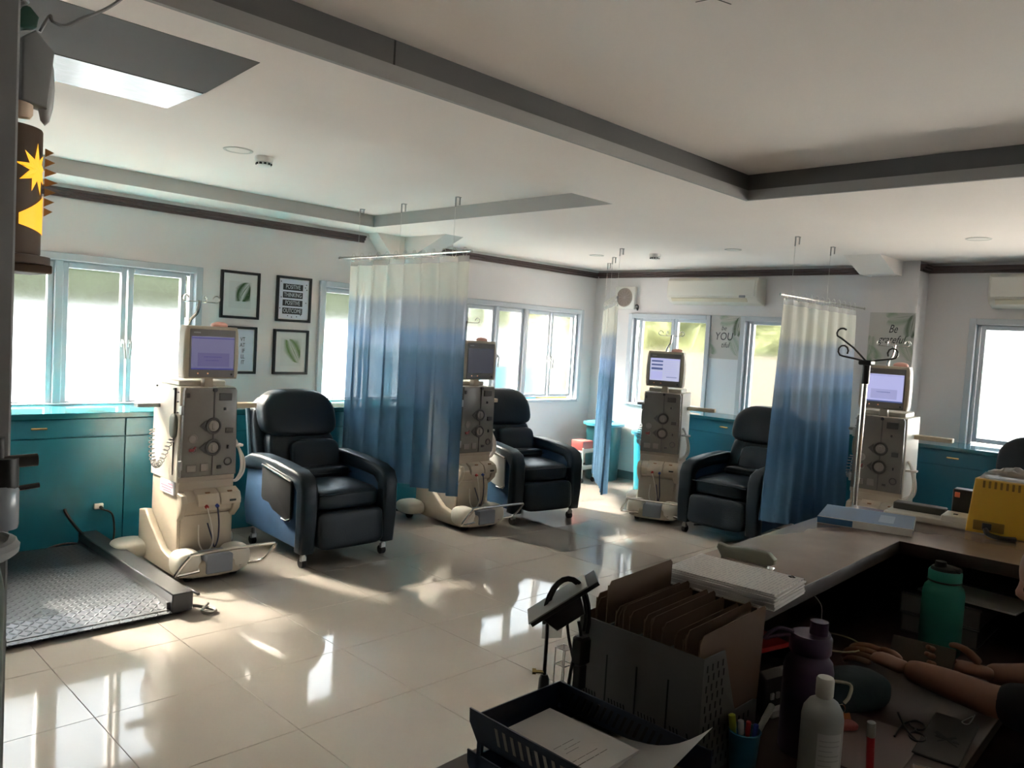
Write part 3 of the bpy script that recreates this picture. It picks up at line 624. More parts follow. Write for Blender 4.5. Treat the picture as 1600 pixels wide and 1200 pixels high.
    for x in (-.095, -.03):
        t = B(); cyl(t, (x, .012, 1.327), (x, .016, 1.327), .004, n=8); ob('pilot_light', t, mat('amber', (0.9, 0.4, 0.15), 0.5, emit=(1, 0.45, 0.2), es=0.6), mon)
    t = B(); pillow(t, (.03, .08, 1.615), (.14, .16, 1.665), 2.2, 8); ob('alarm_lamp', t, mat('alarm_pink', (0.75, 0.40, 0.33), 0.4), mon, ang=60)
    # infusion pole
    t = B(); tube(t, spline([(-.05, .30, 1.27), (-.05, .30, 1.55), (-.045, .28, 1.66), (-.01, .25, 1.72), (.0, .24, 1.80)], 6), .011, 8); pole = ob('infusion_pole', t, M_CHROME, r)
    t = B()
    for d in ((-1, -.25), (1, -.2), (-.45, .6), (.55, .6)):
        a = Vector((d[0], d[1], 0)).normalized(); o0 = Vector((0, .24, 1.79)); b_ = o0 + a * .085; lp = [o0, b_]
        for k in range(10): an = R(-90 + 30 * k); lp.append(b_ + a * (.022 * math.cos(an) + .022) + Vector((0, 0, .022 * math.sin(an) + .022)) if k else b_ + a * .02)
        tube(t, lp, .0035, 6)
    ob('bag_hook', t, M_CHROME, pole)
    return r
def scr(name, col, es): return mat(name, (col[0] * .3, col[1] * .3, col[2] * .3), 0.25, emit=col, es=es * .56)
GM = 'dialysis machines'
sd = scr('screen_dusk', (0.13, 0.125, 0.23), .7); sda = scr('screen_dusk_bar', (0.10, 0.09, 0.20), .7); sdb = scr('screen_dusk_dark', (0.03, 0.03, 0.14), 1)
sw = scr('screen_white', (0.50, 0.52, 0.72), .8); swb = scr('screen_bar', (0.08, 0.11, 0.26), .8); swl = scr('screen_lilac', (0.44, 0.45, 0.75), .85); swm = scr('screen_lilac_dark', (0.34, 0.35, 0.60), .85)
sk = scr('screen_off', (0.05, 0.05, 0.065), .6)
bars = [(-.142, 1.352, .142, 1.36), ]
m1 = machine((2.275, 4.985, 0), 0, 'beige dialysis machine with a dim purple screen, beside the floor scale', GM, (sd, [(-.142, 1.351, .142, 1.361, sdb), (-.10, 1.372, .11, 1.46, sda), (-.142, 1.552, .142, 1.557, sdb), (-.06, 1.432, .06, 1.436, sdb), (-.05, 1.41, .04, 1.413, sdb)]))
m2 = machine((4.70, 5.04, 0), R(-3), 'dialysis machine half hidden behind the long dyed curtain, dark screen', GM, (sk, []))
m3 = machine((6.42, 4.315, 0), R(-68), 'dialysis machine by the corner bins, white screen with blue bars', GM, (sw, [(-.13, 1.53, -.02, 1.545, swb), (-.13, 1.495, -.02, 1.51, swb), (-.13, 1.455, -.02, 1.475, swb), (-.13, 1.36, -.02, 1.44, swl)] + [(.0, 1.53 - .022 * k, .11, 1.534 - .022 * k, swl) for k in range(7)] + [(.02, 1.385, .12, 1.39, swb), (-.142, 1.551, .142, 1.566, swl)]))
m4 = machine((6.38, 2.275, 0), R(-84), 'dialysis machine with a pale lilac screen under the green leaf poster', GM, (swl, [(-.142, 1.352, .142, 1.362, swb), (-.09, 1.375, .10, 1.45, swm), (-.05, 1.425, .05, 1.43, swb), (-.142, 1.553, .142, 1.558, swm)]))

# ================================================================ CURTAINS
def curtain(loc, rz, L, h, amp, nf, label, flare=0.0, seed=1, side=0.0, bottom=None, nbh=.14):
    """top of the fabric at local z=2.0*h/h ; local x along the rod, z measured so that the dyed bands sit at 0..2"""
    r = thing('curtain', label, 'curtain', loc, rz, 'dip dyed ward curtains')
    rr = random.Random(seed); NX = nf * 10; NZ = 24; t = B(); ph = [rr.uniform(-.5, .5) for _ in range(nf + 2)]; aa = [rr.uniform(.6, 1.3) for _ in range(nf + 2)]
    def P(u, v, off):
        f = u * nf; k = int(min(f, nf - 1)); A = aa[k] * (1 - (f - k)) + aa[k + 1] * (f - k)
        y = amp * A * (math.sin(2 * math.pi * f + ph[k] * (1 - (f - k)) + ph[k + 1] * (f - k)) + .35 * math.sin(4.1 * math.pi * f + 1 + 1.5 * v)) * (.55 + .45 * (1 - v))
        zb = bottom(u) if bottom else 2 - h
        z = 2.0 + (zb - 2.0) * (1 - v); x = u * L + flare * (1 - v) * (u - .5) + side * (1 - v) * u
        return Vector((x, y + off, z))
    th = .0015; g = {}
    for s in (0, 1):
        for i in range(NX + 1):
            for j in range(NZ + 1): g[s, i, j] = t.verts.new(P(i / NX, j / NZ, th * (2 * s - 1)))
    for i in range(NX):
        for j in range(NZ):
            t.faces.new((g[0, i, j], g[0, i + 1, j], g[0, i + 1, j + 1], g[0, i, j + 1])); t.faces.new((g[1, i, j + 1], g[1, i + 1, j + 1], g[1, i + 1, j], g[1, i, j]))
    for i in range(NX):
        t.faces.new((g[0, i, 0], g[1, i, 0], g[1, i + 1, 0], g[0, i + 1, 0])); t.faces.new((g[0, i, NZ], g[0, i + 1, NZ], g[1, i + 1, NZ], g[1, i, NZ]))
    for j in range(NZ):
        t.faces.new((g[0, 0, j], g[0, 0, j + 1], g[1, 0, j + 1], g[1, 0, j])); t.faces.new((g[0, NX, j], g[1, NX, j], g[1, NX, j + 1], g[0, NX, j + 1]))
    ob('fabric', t, M_CURT, r, ang=80)
    t = B(); NB = nf * 6; vs = {}
    for i in range(NB + 1):
        p = P(i / NB, 1, 0)
        for j in (0, 1): vs[i, j] = t.verts.new((p.x, p.y * (1 - .3 * j), 2.0 + nbh * .45 * j))
    for i in range(NB): t.faces.new((vs[i, 0], vs[i + 1, 0], vs[i + 1, 1], vs[i, 1]))
    ob('header_mesh', t, M_VEIL, r)
    for k in range(13):
        t = B(); x = L * (k + .35) / 12.8; tube(t, [(x + .014 * math.cos(R(a)) * .4, .016 * math.cos(R(a)), 2.0 + nbh * .72 + nbh * .36 * math.sin(R(a))) for a in range(0, 360, 30)], .0022, 5, True); ob('ring', t, M_RING, r, rot=(0, 0, 0))
    return r
def rod(a, b, label, wires, zc):
    a = Vector(a); b = Vector(b); r = thing('curtain_rod', label, 'curtain rod', a, 0, 'hanging curtain rods'); d = b - a
    t = B(); tube(t, [(0, 0, 0), d], .0085, 10); ob('rod', t, M_CHROME, r)
    e = d.normalized()
    for p in (Vector((0, 0, 0)), d):
        t = B(); ball(t, p, .013, 10); cyl(t, p - e * .015, p + e * .015, .011, n=10); ob('end_cap', t, M_STEEL, r)
    for f, z in wires:
        p = d * f; t = B(); cyl(t, (p.x, p.y, p.z + .008), (p.x, p.y, z - a.z - .05), .0014, n=5); ob('suspension_wire', t, M_WHITE, r)
        t = B(); cyl(t, (p.x, p.y, z - a.z), (p.x, p.y, z - a.z - .075), .0055, n=8); cyl(t, (p.x + .022, p.y - .022, z - a.z), (p.x + .022, p.y - .022, z - a.z - .06), .0055, n=8); box(t, (p.x - .004, p.y - .026, z - a.z - .004), (p.x + .034, p.y + .004, z - a.z)); ob('ceiling_anchor', t, M_STEEL, r)
    return r
rod((3.935, 6.15, 2.295), (3.935, 4.41, 2.295), 'chrome curtain rod hanging by three wires between the two left machines', [(.16, 2.71), (.50, 2.71), (.885, 2.71)], 0)
rod((5.84, 2.90, 2.138), (7.48, 2.89, 2.138), 'curtain rod hanging in front of the far wall, right of the air conditioner', [(.10, ZS), (.50, ZS)], 0)
rod((6.17, 4.745, 2.13), (7.30, 5.79, 2.13), 'curtain rod seen end on beside the exhaust fan', [(.02, ZS), (.55, ZS), (.97, ZS)], 0)
curtain((3.935, 5.978, .22), R90, 1.56, 1.86, .036, 7, 'wide blue dip dyed curtain hanging between the two left recliners', seed=3, bottom=lambda u: .205 + .03 * u, nbh=.10)
curtain((5.885, 2.90, .065), 0, 1.42, 1.86, .030, 7, 'blue dip dyed curtain hanging right of the air conditioner, behind the drip stand', seed=8, bottom=lambda u: .30 - .12 * math.sin(math.pi * u * .9), flare=.22, nbh=.10)
curtain((6.19, 4.765, .05), R(42.8), 1.48, 1.86, .035, 12, 'narrow looking blue curtain seen edge on next to the corner bins', seed=5, bottom=lambda u: .13, nbh=.10)

# ================================================================ WALL PICTURES, POSTERS
GP = 'black framed wall prints'
def picture(x0, z0, w, h, label, art):
    r = thing('framed_print', label, 'picture', (x0, YL, z0), 0, GP); f = .022
    t = B()
    for lo, hi in (((0, -.028, 0), (f, 0, h)), ((w - f, -.028, 0), (w, 0, h)), ((f, -.028, h - f), (w - f, 0, h)), ((f, -.028, 0), (w - f, 0, f))): box(t, lo, hi, .002, 1)
    ob('frame', t, M_FRAME, r)
    t = B(); box(t, (f, -.012, f), (w - f, -.004, h - f)); mt = ob('mat_board', t, mat('mat_board', (0.66, 0.67, 0.67), 0.6), r, False)
    art(mt, w, h); return r
RX = (math.pi / 2, 0, 0)
def frond(parent, base, tip, n, ln, m, y=-.0128, bend=0.0, name='leaf_print', clip=None):
    bx, bz = base; tx, tz = tip; d = Vector((tx - bx, tz - bz)); L = d.length; d.normalize(); nrm = Vector((-d.y, d.x)); t = B()
    def q(a, b, wdt):
        a = Vector(a); b = Vector(b); e = (b - a); 
        if e.length < 1e-5: return
        e.normalize(); k = Vector((-e.y, e.x)); mid = (a + b) * .5
        pts = [a, mid + k * wdt, b, mid - k * wdt]
        if clip: pts = [Vector((min(max(p.x, clip[0]), clip[1]), min(max(p.y, clip[2]), clip[3]))) for p in pts]
        yy = y - .00003 * (len(t.faces) % 9)
        try: t.faces.new([t.verts.new((p.x, yy, p.y)) for p in pts])
        except ValueError: pass
    q(base, tip, .003)
    for i in range(n):
        u = .06 + .92 * i / n; p = Vector(base) + d * (L * u) + nrm * bend * u * u
        l2 = ln * (math.sin(math.pi * min(1, u * .8 + .15)) * .8 + .2)
        for s in (-1, 1):
            e = (d * .75 + nrm * s * .8).normalized(); q(p, p + e * l2, .0030)
    return ob(name, t, m, parent, False)
def art_palm1(mt, w, h):
    cl = (.13, .27, .15, .315)
    frond(mt, (.265, .33), (.165, .16), 26, .13, M_GREEN, clip=cl, bend=.03); frond(mt, (.28, .25), (.255, .17), 8, .05, M_GREENL, y=-.0126, clip=cl)
    t = B(); box(t, (.075, -.0124, .09), (.28, -.0121, .32)); ob('print_sheet', t, mat('print_sheet', (0.60, 0.61, 0.61), 0.6), mt, False)
def art_text(mt, w, h):
    t = B(); box(t, (.03, -.0122, .03), (w - .03, -.0120, h - .03)); ob('print_sheet', t, mat('pale_blue_print', (0.62, 0.66, 0.76), 0.6), mt, False)
    for k, s in enumerate(('POSITIVE', 'THINKING', 'POSITIVE', 'OUTCOME')):
        z = .315 - .072 * k; t = B(); box(t, (.065, -.0126, z - .028), (.265, -.0122, z + .028)); ob('dark_bar', t, M_INK, mt, False)
        text('lettering', s, .052, mat('print_pale', (0.55, 0.58, 0.66), 0.7), mt, (.165, -.0128, z), RX, sx=.72)
    t = B(); rr = random.Random(4)
    for x, z in ((.045, .36), (.29, .32), (.30, .345), (.305, .30), (.12, .055), (.16, .045), (.21, .05), (.04, .12), (.25, .065), (.05, .22), (.30, .18)): prism(t, [(x + .006 * math.cos(R(a)), z + .006 * math.sin(R(a))) for a in range(0, 360, 72)], 'y', -.0126, -.0122)
    ob('sprinkle', t, M_INK, mt, False)
def art_words(mt, w, h):
    t = B(); box(t, (.03, -.0122, .03), (w - .03, -.0120, h - .03)); ob('print_sheet', t, MATS['pale_blue_print'], mt, False)
    for k, s in enumerate(("VT", 'AT', 'IF', 'LL', 'IT')): text('lettering', s, .05, M_INK, mt, (.245, -.0128, .30 - .05 * k), RX, 'RIGHT', sx=.75)
def art_palm2(mt, w, h):
    frond(mt, (.275, .09), (.15, .315), 30, .125, mat('leaf_mid', (0.13, 0.22, 0.08), 0.7, noise=.3, nscale=50), clip=(.10, .275, .08, .32))
    t = B(); box(t, (.075, -.0124, .075), (.285, -.0121, .33)); ob('print_sheet', t, MATS['print_sheet'], mt, False)
picture(3.02, 1.70, .355, .408, 'framed print of a drooping palm leaf, upper left of four', art_palm1)
picture(3.537, 1.70, .35, .41, 'framed print reading POSITIVE THINKING POSITIVE OUTCOME', art_text)
picture(3.015, 1.222, .35, .412, 'framed print of words half hidden behind the machine screen', art_words)
picture(3.527, 1.222, .352, .408, 'framed print of one upright green palm leaf, lower right of four', art_palm2)

def poster(loc, label, lines, w=.412, h=.49):
    r = thing('poster', label, 'poster', loc, R90, 'leaf bordered wall posters')
    t = B(); box(t, (0, -.006, 0), (w, -.0005, h)); b = ob('sheet', t, mat('poster_paper', (0.56, 0.545, 0.52), 0.6, noise=.05, nscale=3), r, False)
    cl = (.002, w - .002, .002, h - .002)
    frond(b, (w, h - .02), (.17, h - .06), 22, .13, M_GREENL, y=-.0066, clip=cl); frond(b, (w - .01, h), (w - .04, h - .22), 20, .10, M_GREEN, y=-.0068, clip=cl)
    frond(b, (0, .19), (.06, .05), 18, .13, M_GREENL, y=-.0066, clip=cl); frond(b, (0, .05), (.03, .26), 18, .08, M_GREENL, y=-.0068, clip=cl)
    frond(b, (w, .03), (w - .10, .24), 18, .10, M_GREENL, y=-.0067, clip=cl)
    for s, x, z, sz, sh, sx in lines: text('lettering', s, sz, M_INK, b, (x, -.0072, z), RX, shear=sh, sx=sx, depth=.0004)
    return r
poster((XB - .001, 4.862, 1.583), 'leaf bordered poster reading be YOU tiful between the far windows', [('be', .21, .345, .075, .25, .9), ('YOU', .215, .25, .125, .12, .85), ('tiful', .24, .155, .085, .25, .8)])
poster((7.798, 2.955, 1.635), 'leaf bordered poster reading Be grateful on the column', [('Be', .22, .335, .11, .35, .7), ('grateful', .21, .235, .105, .4, .75)])
t = B(); box(t, (XB - .004, 4.45, .97), (XB - .0005, 4.835, 1.578)); tag(ob('notice_board', t, mat('white_board', (0.72, 0.74, 0.78), 0.5)), 'plain white board on the wall below the YOU poster', 'notice board')

# ================================================================ AIR CONDITIONERS, FAN, DETECTORS, LIGHTS
def aircon(loc, label, L=1.14):
    r = thing('air_conditioner', label, 'air conditioner', loc, R90, 'wall air conditioners')
    t = B(); prism(t, [(0, 0), (-.05, 0), (-.17, .035), (-.205, .075), (-.215, .16), (-.205, .27), (-.18, .295), (0, .295)], 'x', 0, L, bev=.012); ob('body', t, M_BEIGEW, r)
    t = B(); prism(t, [(-.205, .088), (-.218, .092), (-.226, .16), (-.216, .262), (-.203, .268)], 'x', .02, L - .025, bev=.006); ob('front_panel', t, mat('ac_panel', (0.70, 0.67, 0.60), 0.4), r)
    t = B(); prism(t, [(-.175, .034), (-.202, .070), (-.208, .066), (-.18, .030)], 'x', .06, L - .12); ob('louvre', t, mat('ac_louvre', (0.60, 0.52, 0.38), 0.5), r)
    t = B(); box(t, (L - .20, -.229, .075), (L - .13, -.214, .10), .003, 1); ob('display', t, M_GREY, r); return r
aircon((XB, 5.315, 2.185), 'white split air conditioner above the poster window')
aircon((XB, 1.99, 2.19), 'white split air conditioner cut by the right edge, above the right window')
r = thing('exhaust_fan', 'square white exhaust fan high in the far corner', 'fan', (XB, 6.20, 2.12), R90)
t = B(); box(t, (0, -.05, 0), (.31, 0, .28), .012, 2); ob('housing', t, M_WHITE, r)
t = B(); torus(t, (.155, -.052, .145), 'y', .112, .008, 32, 8)
for k in range(1, 6): torus(t, (.155, -.053, .145), 'y', .112 * k / 6, .0028, 28, 5)
for k in range(6): a = R(30 * k); tube(t, [(.155 - .11 * math.cos(a), -.053, .145 - .11 * math.sin(a)), (.155 + .11 * math.cos(a), -.053, .145 + .11 * math.sin(a))], .0025, 5)
ob('grille', t, mat('fan_grille', (0.40, 0.34, 0.30), 0.5), r)
t = B(); cyl(t, (.155, -.045, .145), (.155, -.051, .145), .108, n=32); ob('fan_well', t, mat('fan_well', (0.25, 0.20, 0.18), 0.7), r)
t = B(); tube(t, spline([(.31, -.02, .05), (.345, -.03, .055), (.36, -.03, .03), (.35, -.03, -.01), (.34, -.03, .02)], 5), .008, 6); ob('pull_cord', t, M_BLACK, r)
def detector(loc, label):
    r = thing('smoke_detector', label, 'smoke detector', loc, 0, 'ceiling smoke detectors')
    t = B(); lathe(t, [(.055, 0), (.057, -.012), (.052, -.03), (.045, -.034)], n=24); ob('base', t, M_WHITE, r)
    t = B(); lathe(t, [(.043, -.034), (.042, -.052), (.030, -.060)], n=24); hd = ob('head', t, M_WHITE, r)
    t = B()
    for k in range(10): a = R(36 * k); box(t, (.0425 * math.cos(a) - .006, .0425 * math.sin(a) - .006, -.050), (.0425 * math.cos(a) + .006, .0425 * math.sin(a) + .006, -.038))
    ob('sensing_slots', t, M_BLACK, hd); return r
detector((2.42, 4.70, 2.71), 'round smoke detector on the recessed ceiling at left')
detector((6.68, 4.70, ZS), 'round smoke detector on the low ceiling before the far wall')
def downlight(loc, label, r_=.075):
    r = thing('downlight', label, 'ceiling light', loc, 0, 'round recessed ceiling lights')
    t = B(); lathe(t, [(r_ * .82, 0), (r_ * .84, -.004), (r_, -.005), (r_ * 1.03, -.0005)], n=32); ob('trim_ring', t, M_GREY if False else mat('light_trim', (0.55, 0.54, 0.50), 0.5), r)
    t = B(); lathe(t, [(r_ * .81, -.001), (r_ * .81, -.003)], n=32); ob('lens', t, mat('light_lens', (0.70, 0.68, 0.63), 0.4), r)
downlight((2.23, 4.66, 2.71), 'round unlit ceiling light next to the left smoke detector', .085)
downlight((6.585, 3.775, ZS), 'round unlit ceiling light right of the farther smoke detector')
downlight((6.60, 5.39, ZS), 'round unlit ceiling light near the exhaust fan corner')
downlight((6.54, 1.75, ZS), 'round unlit ceiling light at the right above the second air conditioner', .085)
r = thing('ceiling_unit', 'dark grey flat ceiling panel with a bright brushed metal strip', 'ceiling unit', (0, 0, 0))
t = B(); prism(t, [(2.735, ZS), (2.735, 2.6035), (3.19, 2.574), (3.19, ZS)], 'x', .05, 1.378); ob('dark_panel', t, M_BUMPER, r)
t = B(); box(t, (.05, 3.192, 2.572), (1.376, 3.56, 2.60), .003, 1); ob('metal_strip', t, M_BRUSHED, r)

# ================================================================ FLOOR SCALE with leads
r = thing('floor_scale', 'black checker plate floor scale with a raised steel side beam', 'scale', (0, 0, 0))
t = B(); prism(t, [(4.345, .028), (4.56, .062), (5.92, .062), (5.92, .040), (4.36, .012)], 'x', .80, 1.80); ob('platform', t, M_TREAD, r, False)
t = B(); box(t, (.80, 4.38, .004), (1.80, 5.90, .036)); ob('underframe', t, M_BLACK, r, False)
t = B(); box(t, (1.805, 4.36, .016), (1.925, 6.0, .125), .006, 1); box(t, (1.79, 4.40, .03), (1.806, 5.96, .072)); ob('side_beam', t, M_DSTEEL, r)
t = B(); box(t, (.975, 4.342, .006), (1.0, 4.40, .06), .003, 1); ob('ramp_stop', t, M_BLACK, r)
t = B(); box(t, (1.92, 4.30, .115), (1.936, 4.46, .13), .002, 1); ob('corner_plate', t, M_DSTEEL, r)
for x, y in ((1.86, 4.42), (1.86, 5.9), (.9, 4.6), (.9, 5.8)):
    t = B(); cyl(t, (x, y, 0), (x, y, .02), .026, n=12); ob('levelling_foot', t, M_RUBBER, r)
t = B(); tube(t, spline([(1.93, 4.40, .03), (2.0, 4.36, .015), (2.03, 4.30, .012), (1.99, 4.27, .012), (1.96, 4.32, .014), (2.02, 4.38, .03)], 6), .010, 6); ob('cable_loop', t, mat('cable_grey', (0.15, 0.14, 0.12), 0.5), r)
def cable(pts, rad, m, label, name='power_cable'): t = B(); tube(t, spline(pts, 8), rad, 6); return tag(ob(name, t, m), label, 'cable')
cable([(1.71, 5.988, .30), (1.72, 5.95, .26), (1.80, 5.94, .14), (1.90, 5.97, .05), (1.95, 5.98, .012)], .011, M_BLACK, 'thick black lead running from the teal cabinet down to the scale beam')
r = thing('wall_socket', 'small white socket with a plug on the teal cabinet behind the scale', 'socket', (1.93, 6.0, .30))
t = B(); box(t, (-.03, -.022, -.02), (.03, 0, .02), .004, 1); ob('socket_box', t, M_WHITE, r)
t = B(); cyl(t, (.01, -.024, -.005), (.01, -.05, -.012), .012, n=10); ob('plug', t, M_BLACK, r)
cable([(1.94, 5.95, .285), (2.0, 5.93, .25), (2.02, 5.93, .14), (2.02, 5.95, .03), (2.02, 5.97, .012)], .007, M_BLACK, 'thin black cord hanging from the white socket')
cable([(1.55, 5.93, .010), (1.62, 5.96, .05), (1.75, 5.97, .06), (1.95, 5.97, .012), (2.3, 5.97, .03), (2.6, 5.97, .012)], .009, M_BLACK, 'black cable lying along the foot of the teal cabinet behind the scale')
r = thing('outlet_box', 'white outlet box with a plug beside the long curtain hem', 'socket', (4.90, 5.985, .29))
t = B(); box(t, (-.01, -.01, -.14), (.09, .02, .16), .006, 1); ob('box_body', t, M_WHITE, r)
t = B(); box(t, (.02, -.03, -.03), (.06, -.008, .03), .004, 1); ob('plug', t, M_BLACK, r)
cable([(4.94, 5.95, .28), (4.96, 5.92, .15), (4.88, 5.88, .05), (4.70, 5.85, .012), (4.45, 5.86, .012), (4.30, 5.9, .012)], .010, M_BLACK, 'black cord from the outlet box to the floor behind the curtained machine')
cable([(6.55, 3.95, .01), (6.85, 3.75, .012), (7.1, 3.5, .01), (7.3, 3.1, .01)], .006, M_BLACK, 'thin black lead on the floor under the far recliner')

# ================================================================ BINS AND TROLLEY
def bin_(loc, h, r0, r1, m, label):
    r = thing('waste_bin', label, 'bin', loc, 0, 'lidded bins in the far corner')
    t = B(); lathe(t, [(r0 * .96, 0), (r0, .015), (r1, h - .04), (r1 + .004, h)], n=32); ob('bin_body', t, m, r)
    t = B(); lathe(t, [(r1 + .008, h - .005), (r1 + .035, h), (r1 + .035, h + .028), (r1 - .02, h + .04), (r1 * .55, h + .045), (r1 * .5, h + .06), (0.001, h + .062)], n=32); ld = ob('lid', t, mat('bin_lid', (0.035, 0.19, 0.27), 0.3), r)
    t = B(); tube(t, spline([(-.09, 0, h + .05), (-.07, 0, h + .085), (.07, 0, h + .085), (.09, 0, h + .05)], 5), .011, 8); ob('lid_handle', t, MATS['bin_lid'], ld); return r
bin_((7.77, 6.05, 0), .67, .20, .22, M_DARKCAN, 'larger dark teal bin in the far corner behind the edge on curtain')
bin_((7.64, 5.22, 0), .66, .19, .22, M_TEALCAN, 'bright teal bin tucked behind the far dialysis machine')
r = thing('supply_trolley', 'low grey trolley with a red tray in the far corner', 'trolley', (7.38, 6.06, 0))
for z, m_ in ((.16, M_LGREY), (.36, M_LGREY)):
    t = B(); box(t, (-.12, -.12, z), (.12, .12, z + .02), .006, 1); box(t, (-.12, -.12, z), (.12, -.11, z + .05), .003, 1); box(t, (-.12, .11, z), (.12, .12, z + .05), .003, 1); ob('shelf', t, m_, r)
for x in (-.11, .11):
    for y in (-.11, .11):
        t = B(); cyl(t, (x, y, .05), (x, y, .42), .010, n=8); ob('post', t, M_WHITE, r)
        t = B(); cyl(t, (x - .01, y, .03), (x + .01, y, .03), .03, n=12); ob('caster', t, M_RUBBER, r)
t = B(); box(t, (7.285, 5.965, .381), (7.475, 6.155, .50), .012, 2); tag(ob('red_box', t, mat('red_box', (0.36, 0.09, 0.085), 0.5)), 'red plastic box on the low trolley in the far corner', 'box')

# ================================================================ LEFT PILLAR CORNER
r = thing('oxygen_cylinder', 'dark green gas cylinder cut by the left edge, with regulator', 'gas cylinder', (.342, 1.98, 0))
t = B(); lathe(t, [(.095, 0), (.105, .02), (.105, 1.06), (.09, 1.14), (.05, 1.20), (.035, 1.24)], n=32); ob('tank', t, M_TANK, r)
t = B(); torus(t, (0, 0, 1.155), 'z', .115, .018, 32, 8); cyl(t, (0, 0, 1.14), (0, 0, 1.17), .118, n=32); ob('collar', t, M_GREY, r)
t = B(); cyl(t, (0, 0, 1.24), (0, 0, 1.36), .024, n=14); cyl(t, (-.04, 0, 1.31), (.10, .0, 1.31), .016, n=12); cyl(t, (.10, 0, 1.28), (.10, 0, 1.345), .030, n=14); ob('regulator', t, M_BLACK, r)
t = B(); lathe(t, [(.034, 1.19), (.036, 1.20), (.036, 1.275), (.03, 1.285)], c=(.095, 0, 0), n=20); ob('flow_bottle', t, mat('bottle_clear', (0.30, 0.33, 0.36), 0.2), r)
t = B(); cyl(t, (.10, .0, 1.335), (.165, .0, 1.337), .014, n=12); ob('valve_knob', t, M_BLACK, r)
t = B(); cyl(t, (.09, 0, 1.335), (.09, 0, 1.39), .012, n=10); ob('valve_stem', t, M_BLACK, r)
t = B(); cyl(t, (.10, .01, 1.27), (.175, .02, 1.275), .006, n=8); ob('outlet_nozzle', t, M_BLACK, r)
r = thing('wall_lantern', 'brown cylinder lantern with glowing yellow leaf cut outs, by the pillar', 'lantern', (.565, 2.63, 1.80))
t = B(); lathe(t, [(.098, .025), (.10, .03), (.10, .375), (.098, .38)], n=40); ob('shade', t, M_LANT, r)
t = B(); lathe(t, [(.125, 0), (.125, .022), (.098, .025)], n=40); ob('lantern_base', t, M_LANT, r)
t = B()
def lant(poly, rr_=.102):
    vs = [t.verts.new((rr_ * math.sin(u), -rr_ * math.cos(u), z)) for u, z in poly]; t.faces.new(vs)
for (z0, dx, a0) in ((.285, .0, 0), (.245, -.28, 30), (.205, .0, 0)):
    pass
leaf = []
cu, cz = .78, .262
for a, q in ((90, .075), (72, .03), (50, .062), (38, .032), (10, .066), (-5, .032), (-30, .068), (-50, .034), (-75, .070), (-92, .030), (-110, .066), (-130, .034), (-150, .070), (-172, .030), (172, .075), (155, .034), (135, .066), (115, .030)):
    leaf.append((cu + q * math.cos(R(a)) / .102 * .95, cz + q * math.sin(R(a))))
def lp(u, z, q=.1025): return t.verts.new((q * math.sin(u), -q * math.cos(u), z))
for k in range(len(leaf)):
    (u0, z0), (u1, z1) = leaf[k], leaf[(k + 1) % len(leaf)]
    for f0, f1 in ((.001, .35), (.35, .7), (.7, 1)):
        t.faces.new([lp(cu + (u - cu) * f, cz + (z - cz) * f) for u, z, f in ((u0, z0, f0), (u0, z0, f1), (u1, z1, f1), (u1, z1, f0))])
for k in range(12):
    ua, ub = .22 + 1.05 * k / 12, .22 + 1.05 * (k + 1) / 12
    t.faces.new([lp(u, z) for u, z in ((ua, .105 - .022 * k / 12), (ub, .105 - .022 * (k + 1) / 12), (ub, .135 + .065 * (k + 1) / 12), (ua, .135 + .065 * k / 12))])
ob('glow_cutout', t, M_GLOW, r, False)
t = B()
for k in range(-3, 4): prism(t, [(.098 + .0, .235 + .028 * k - .012), (.132 - .004 * abs(k), .235 + .028 * k + .004), (.098, .235 + .028 * k + .012)], 'y', -.045, -.040)
ob('leaf_fringe', t, mat('amber_leaf', (0.30, 0.12, 0.01), 0.5), r)
t = B(); box(t, (.42, 2.552, 1.775), (.68, 2.76, 1.799), .003, 1); tag(ob('lantern_shelf', t, M_LANT), 'small dark brown shelf carrying the lantern behind the pillar', 'shelf')
r = thing('hanging_lamp', 'small grey emergency lamp hanging above the lantern by the pillar', 'lamp', (.585, 2.42, 2.15))
t = B(); prism(t, [(-.03, .06), (.03, .05), (.045, .20), (.0, .245), (-.03, .22)], 'y', -.03, .03, bev=.006); ob('lamp_body', t, M_GREY, r)
t = B(); ball(t, (.032, 0, .11), (.022, .02, .10), 12); ob('lamp_lens', t, mat('lamp_lens', (0.42, 0.42, 0.42), 0.25), r)
t = B(); lathe(t, [(.018, .02), (.024, .03), (.024, .06)], c=(-.02, 0, 0), n=16); ob('lamp_tip', t, mat('warm_tip', (0.75, 0.55, 0.40), 0.4), r)
cable([(.80, 2.38, ZS), (.80, 2.38, 2.56), (.75, 2.37, 2.50), (.69, 2.38, 2.455), (.655, 2.40, 2.43), (.625, 2.40, 2.43), (.62, 2.41, 2.445), (.60, 2.42, 2.40)], .0045, M_GREY, 'thin grey cord looping from the ceiling to the hanging lamp', 'lamp_cord')
r = thing('cord_junction', 'dark junction block on the ceiling where the lamp cord starts', 'junction box', (.80, 2.38, ZS)); t = B(); box(t, (-.02, -.02, -.03), (.02, .02, 0), .004, 1); ob('box_body', t, M_BLACK, r)
t = B(); prism(t, [(.505, 2.425), (.55, 2.42), (.57, 2.40), (.565, 2.375), (.54, 2.365), (.505, 2.36)], 'y', 2.30, 2.335, bev=.006); tag(ob('cable_clip', t, mat('dark_green', (0.01, 0.06, 0.04), 0.5)), 'dark green clip fixed high on the front pillar', 'clip')
t = B(); tube(t, spline([(.20, 2.193, 2.44), (.35, 2.193, 2.42), (.505, 2.193, 2.40), (.515, 2.25, 2.40), (.515, 2.30, 2.395)], 5), .006, 6); tag(ob('pillar_cable', t, M_GREY), 'grey cable crossing the front pillar towards the green clip', 'cable')

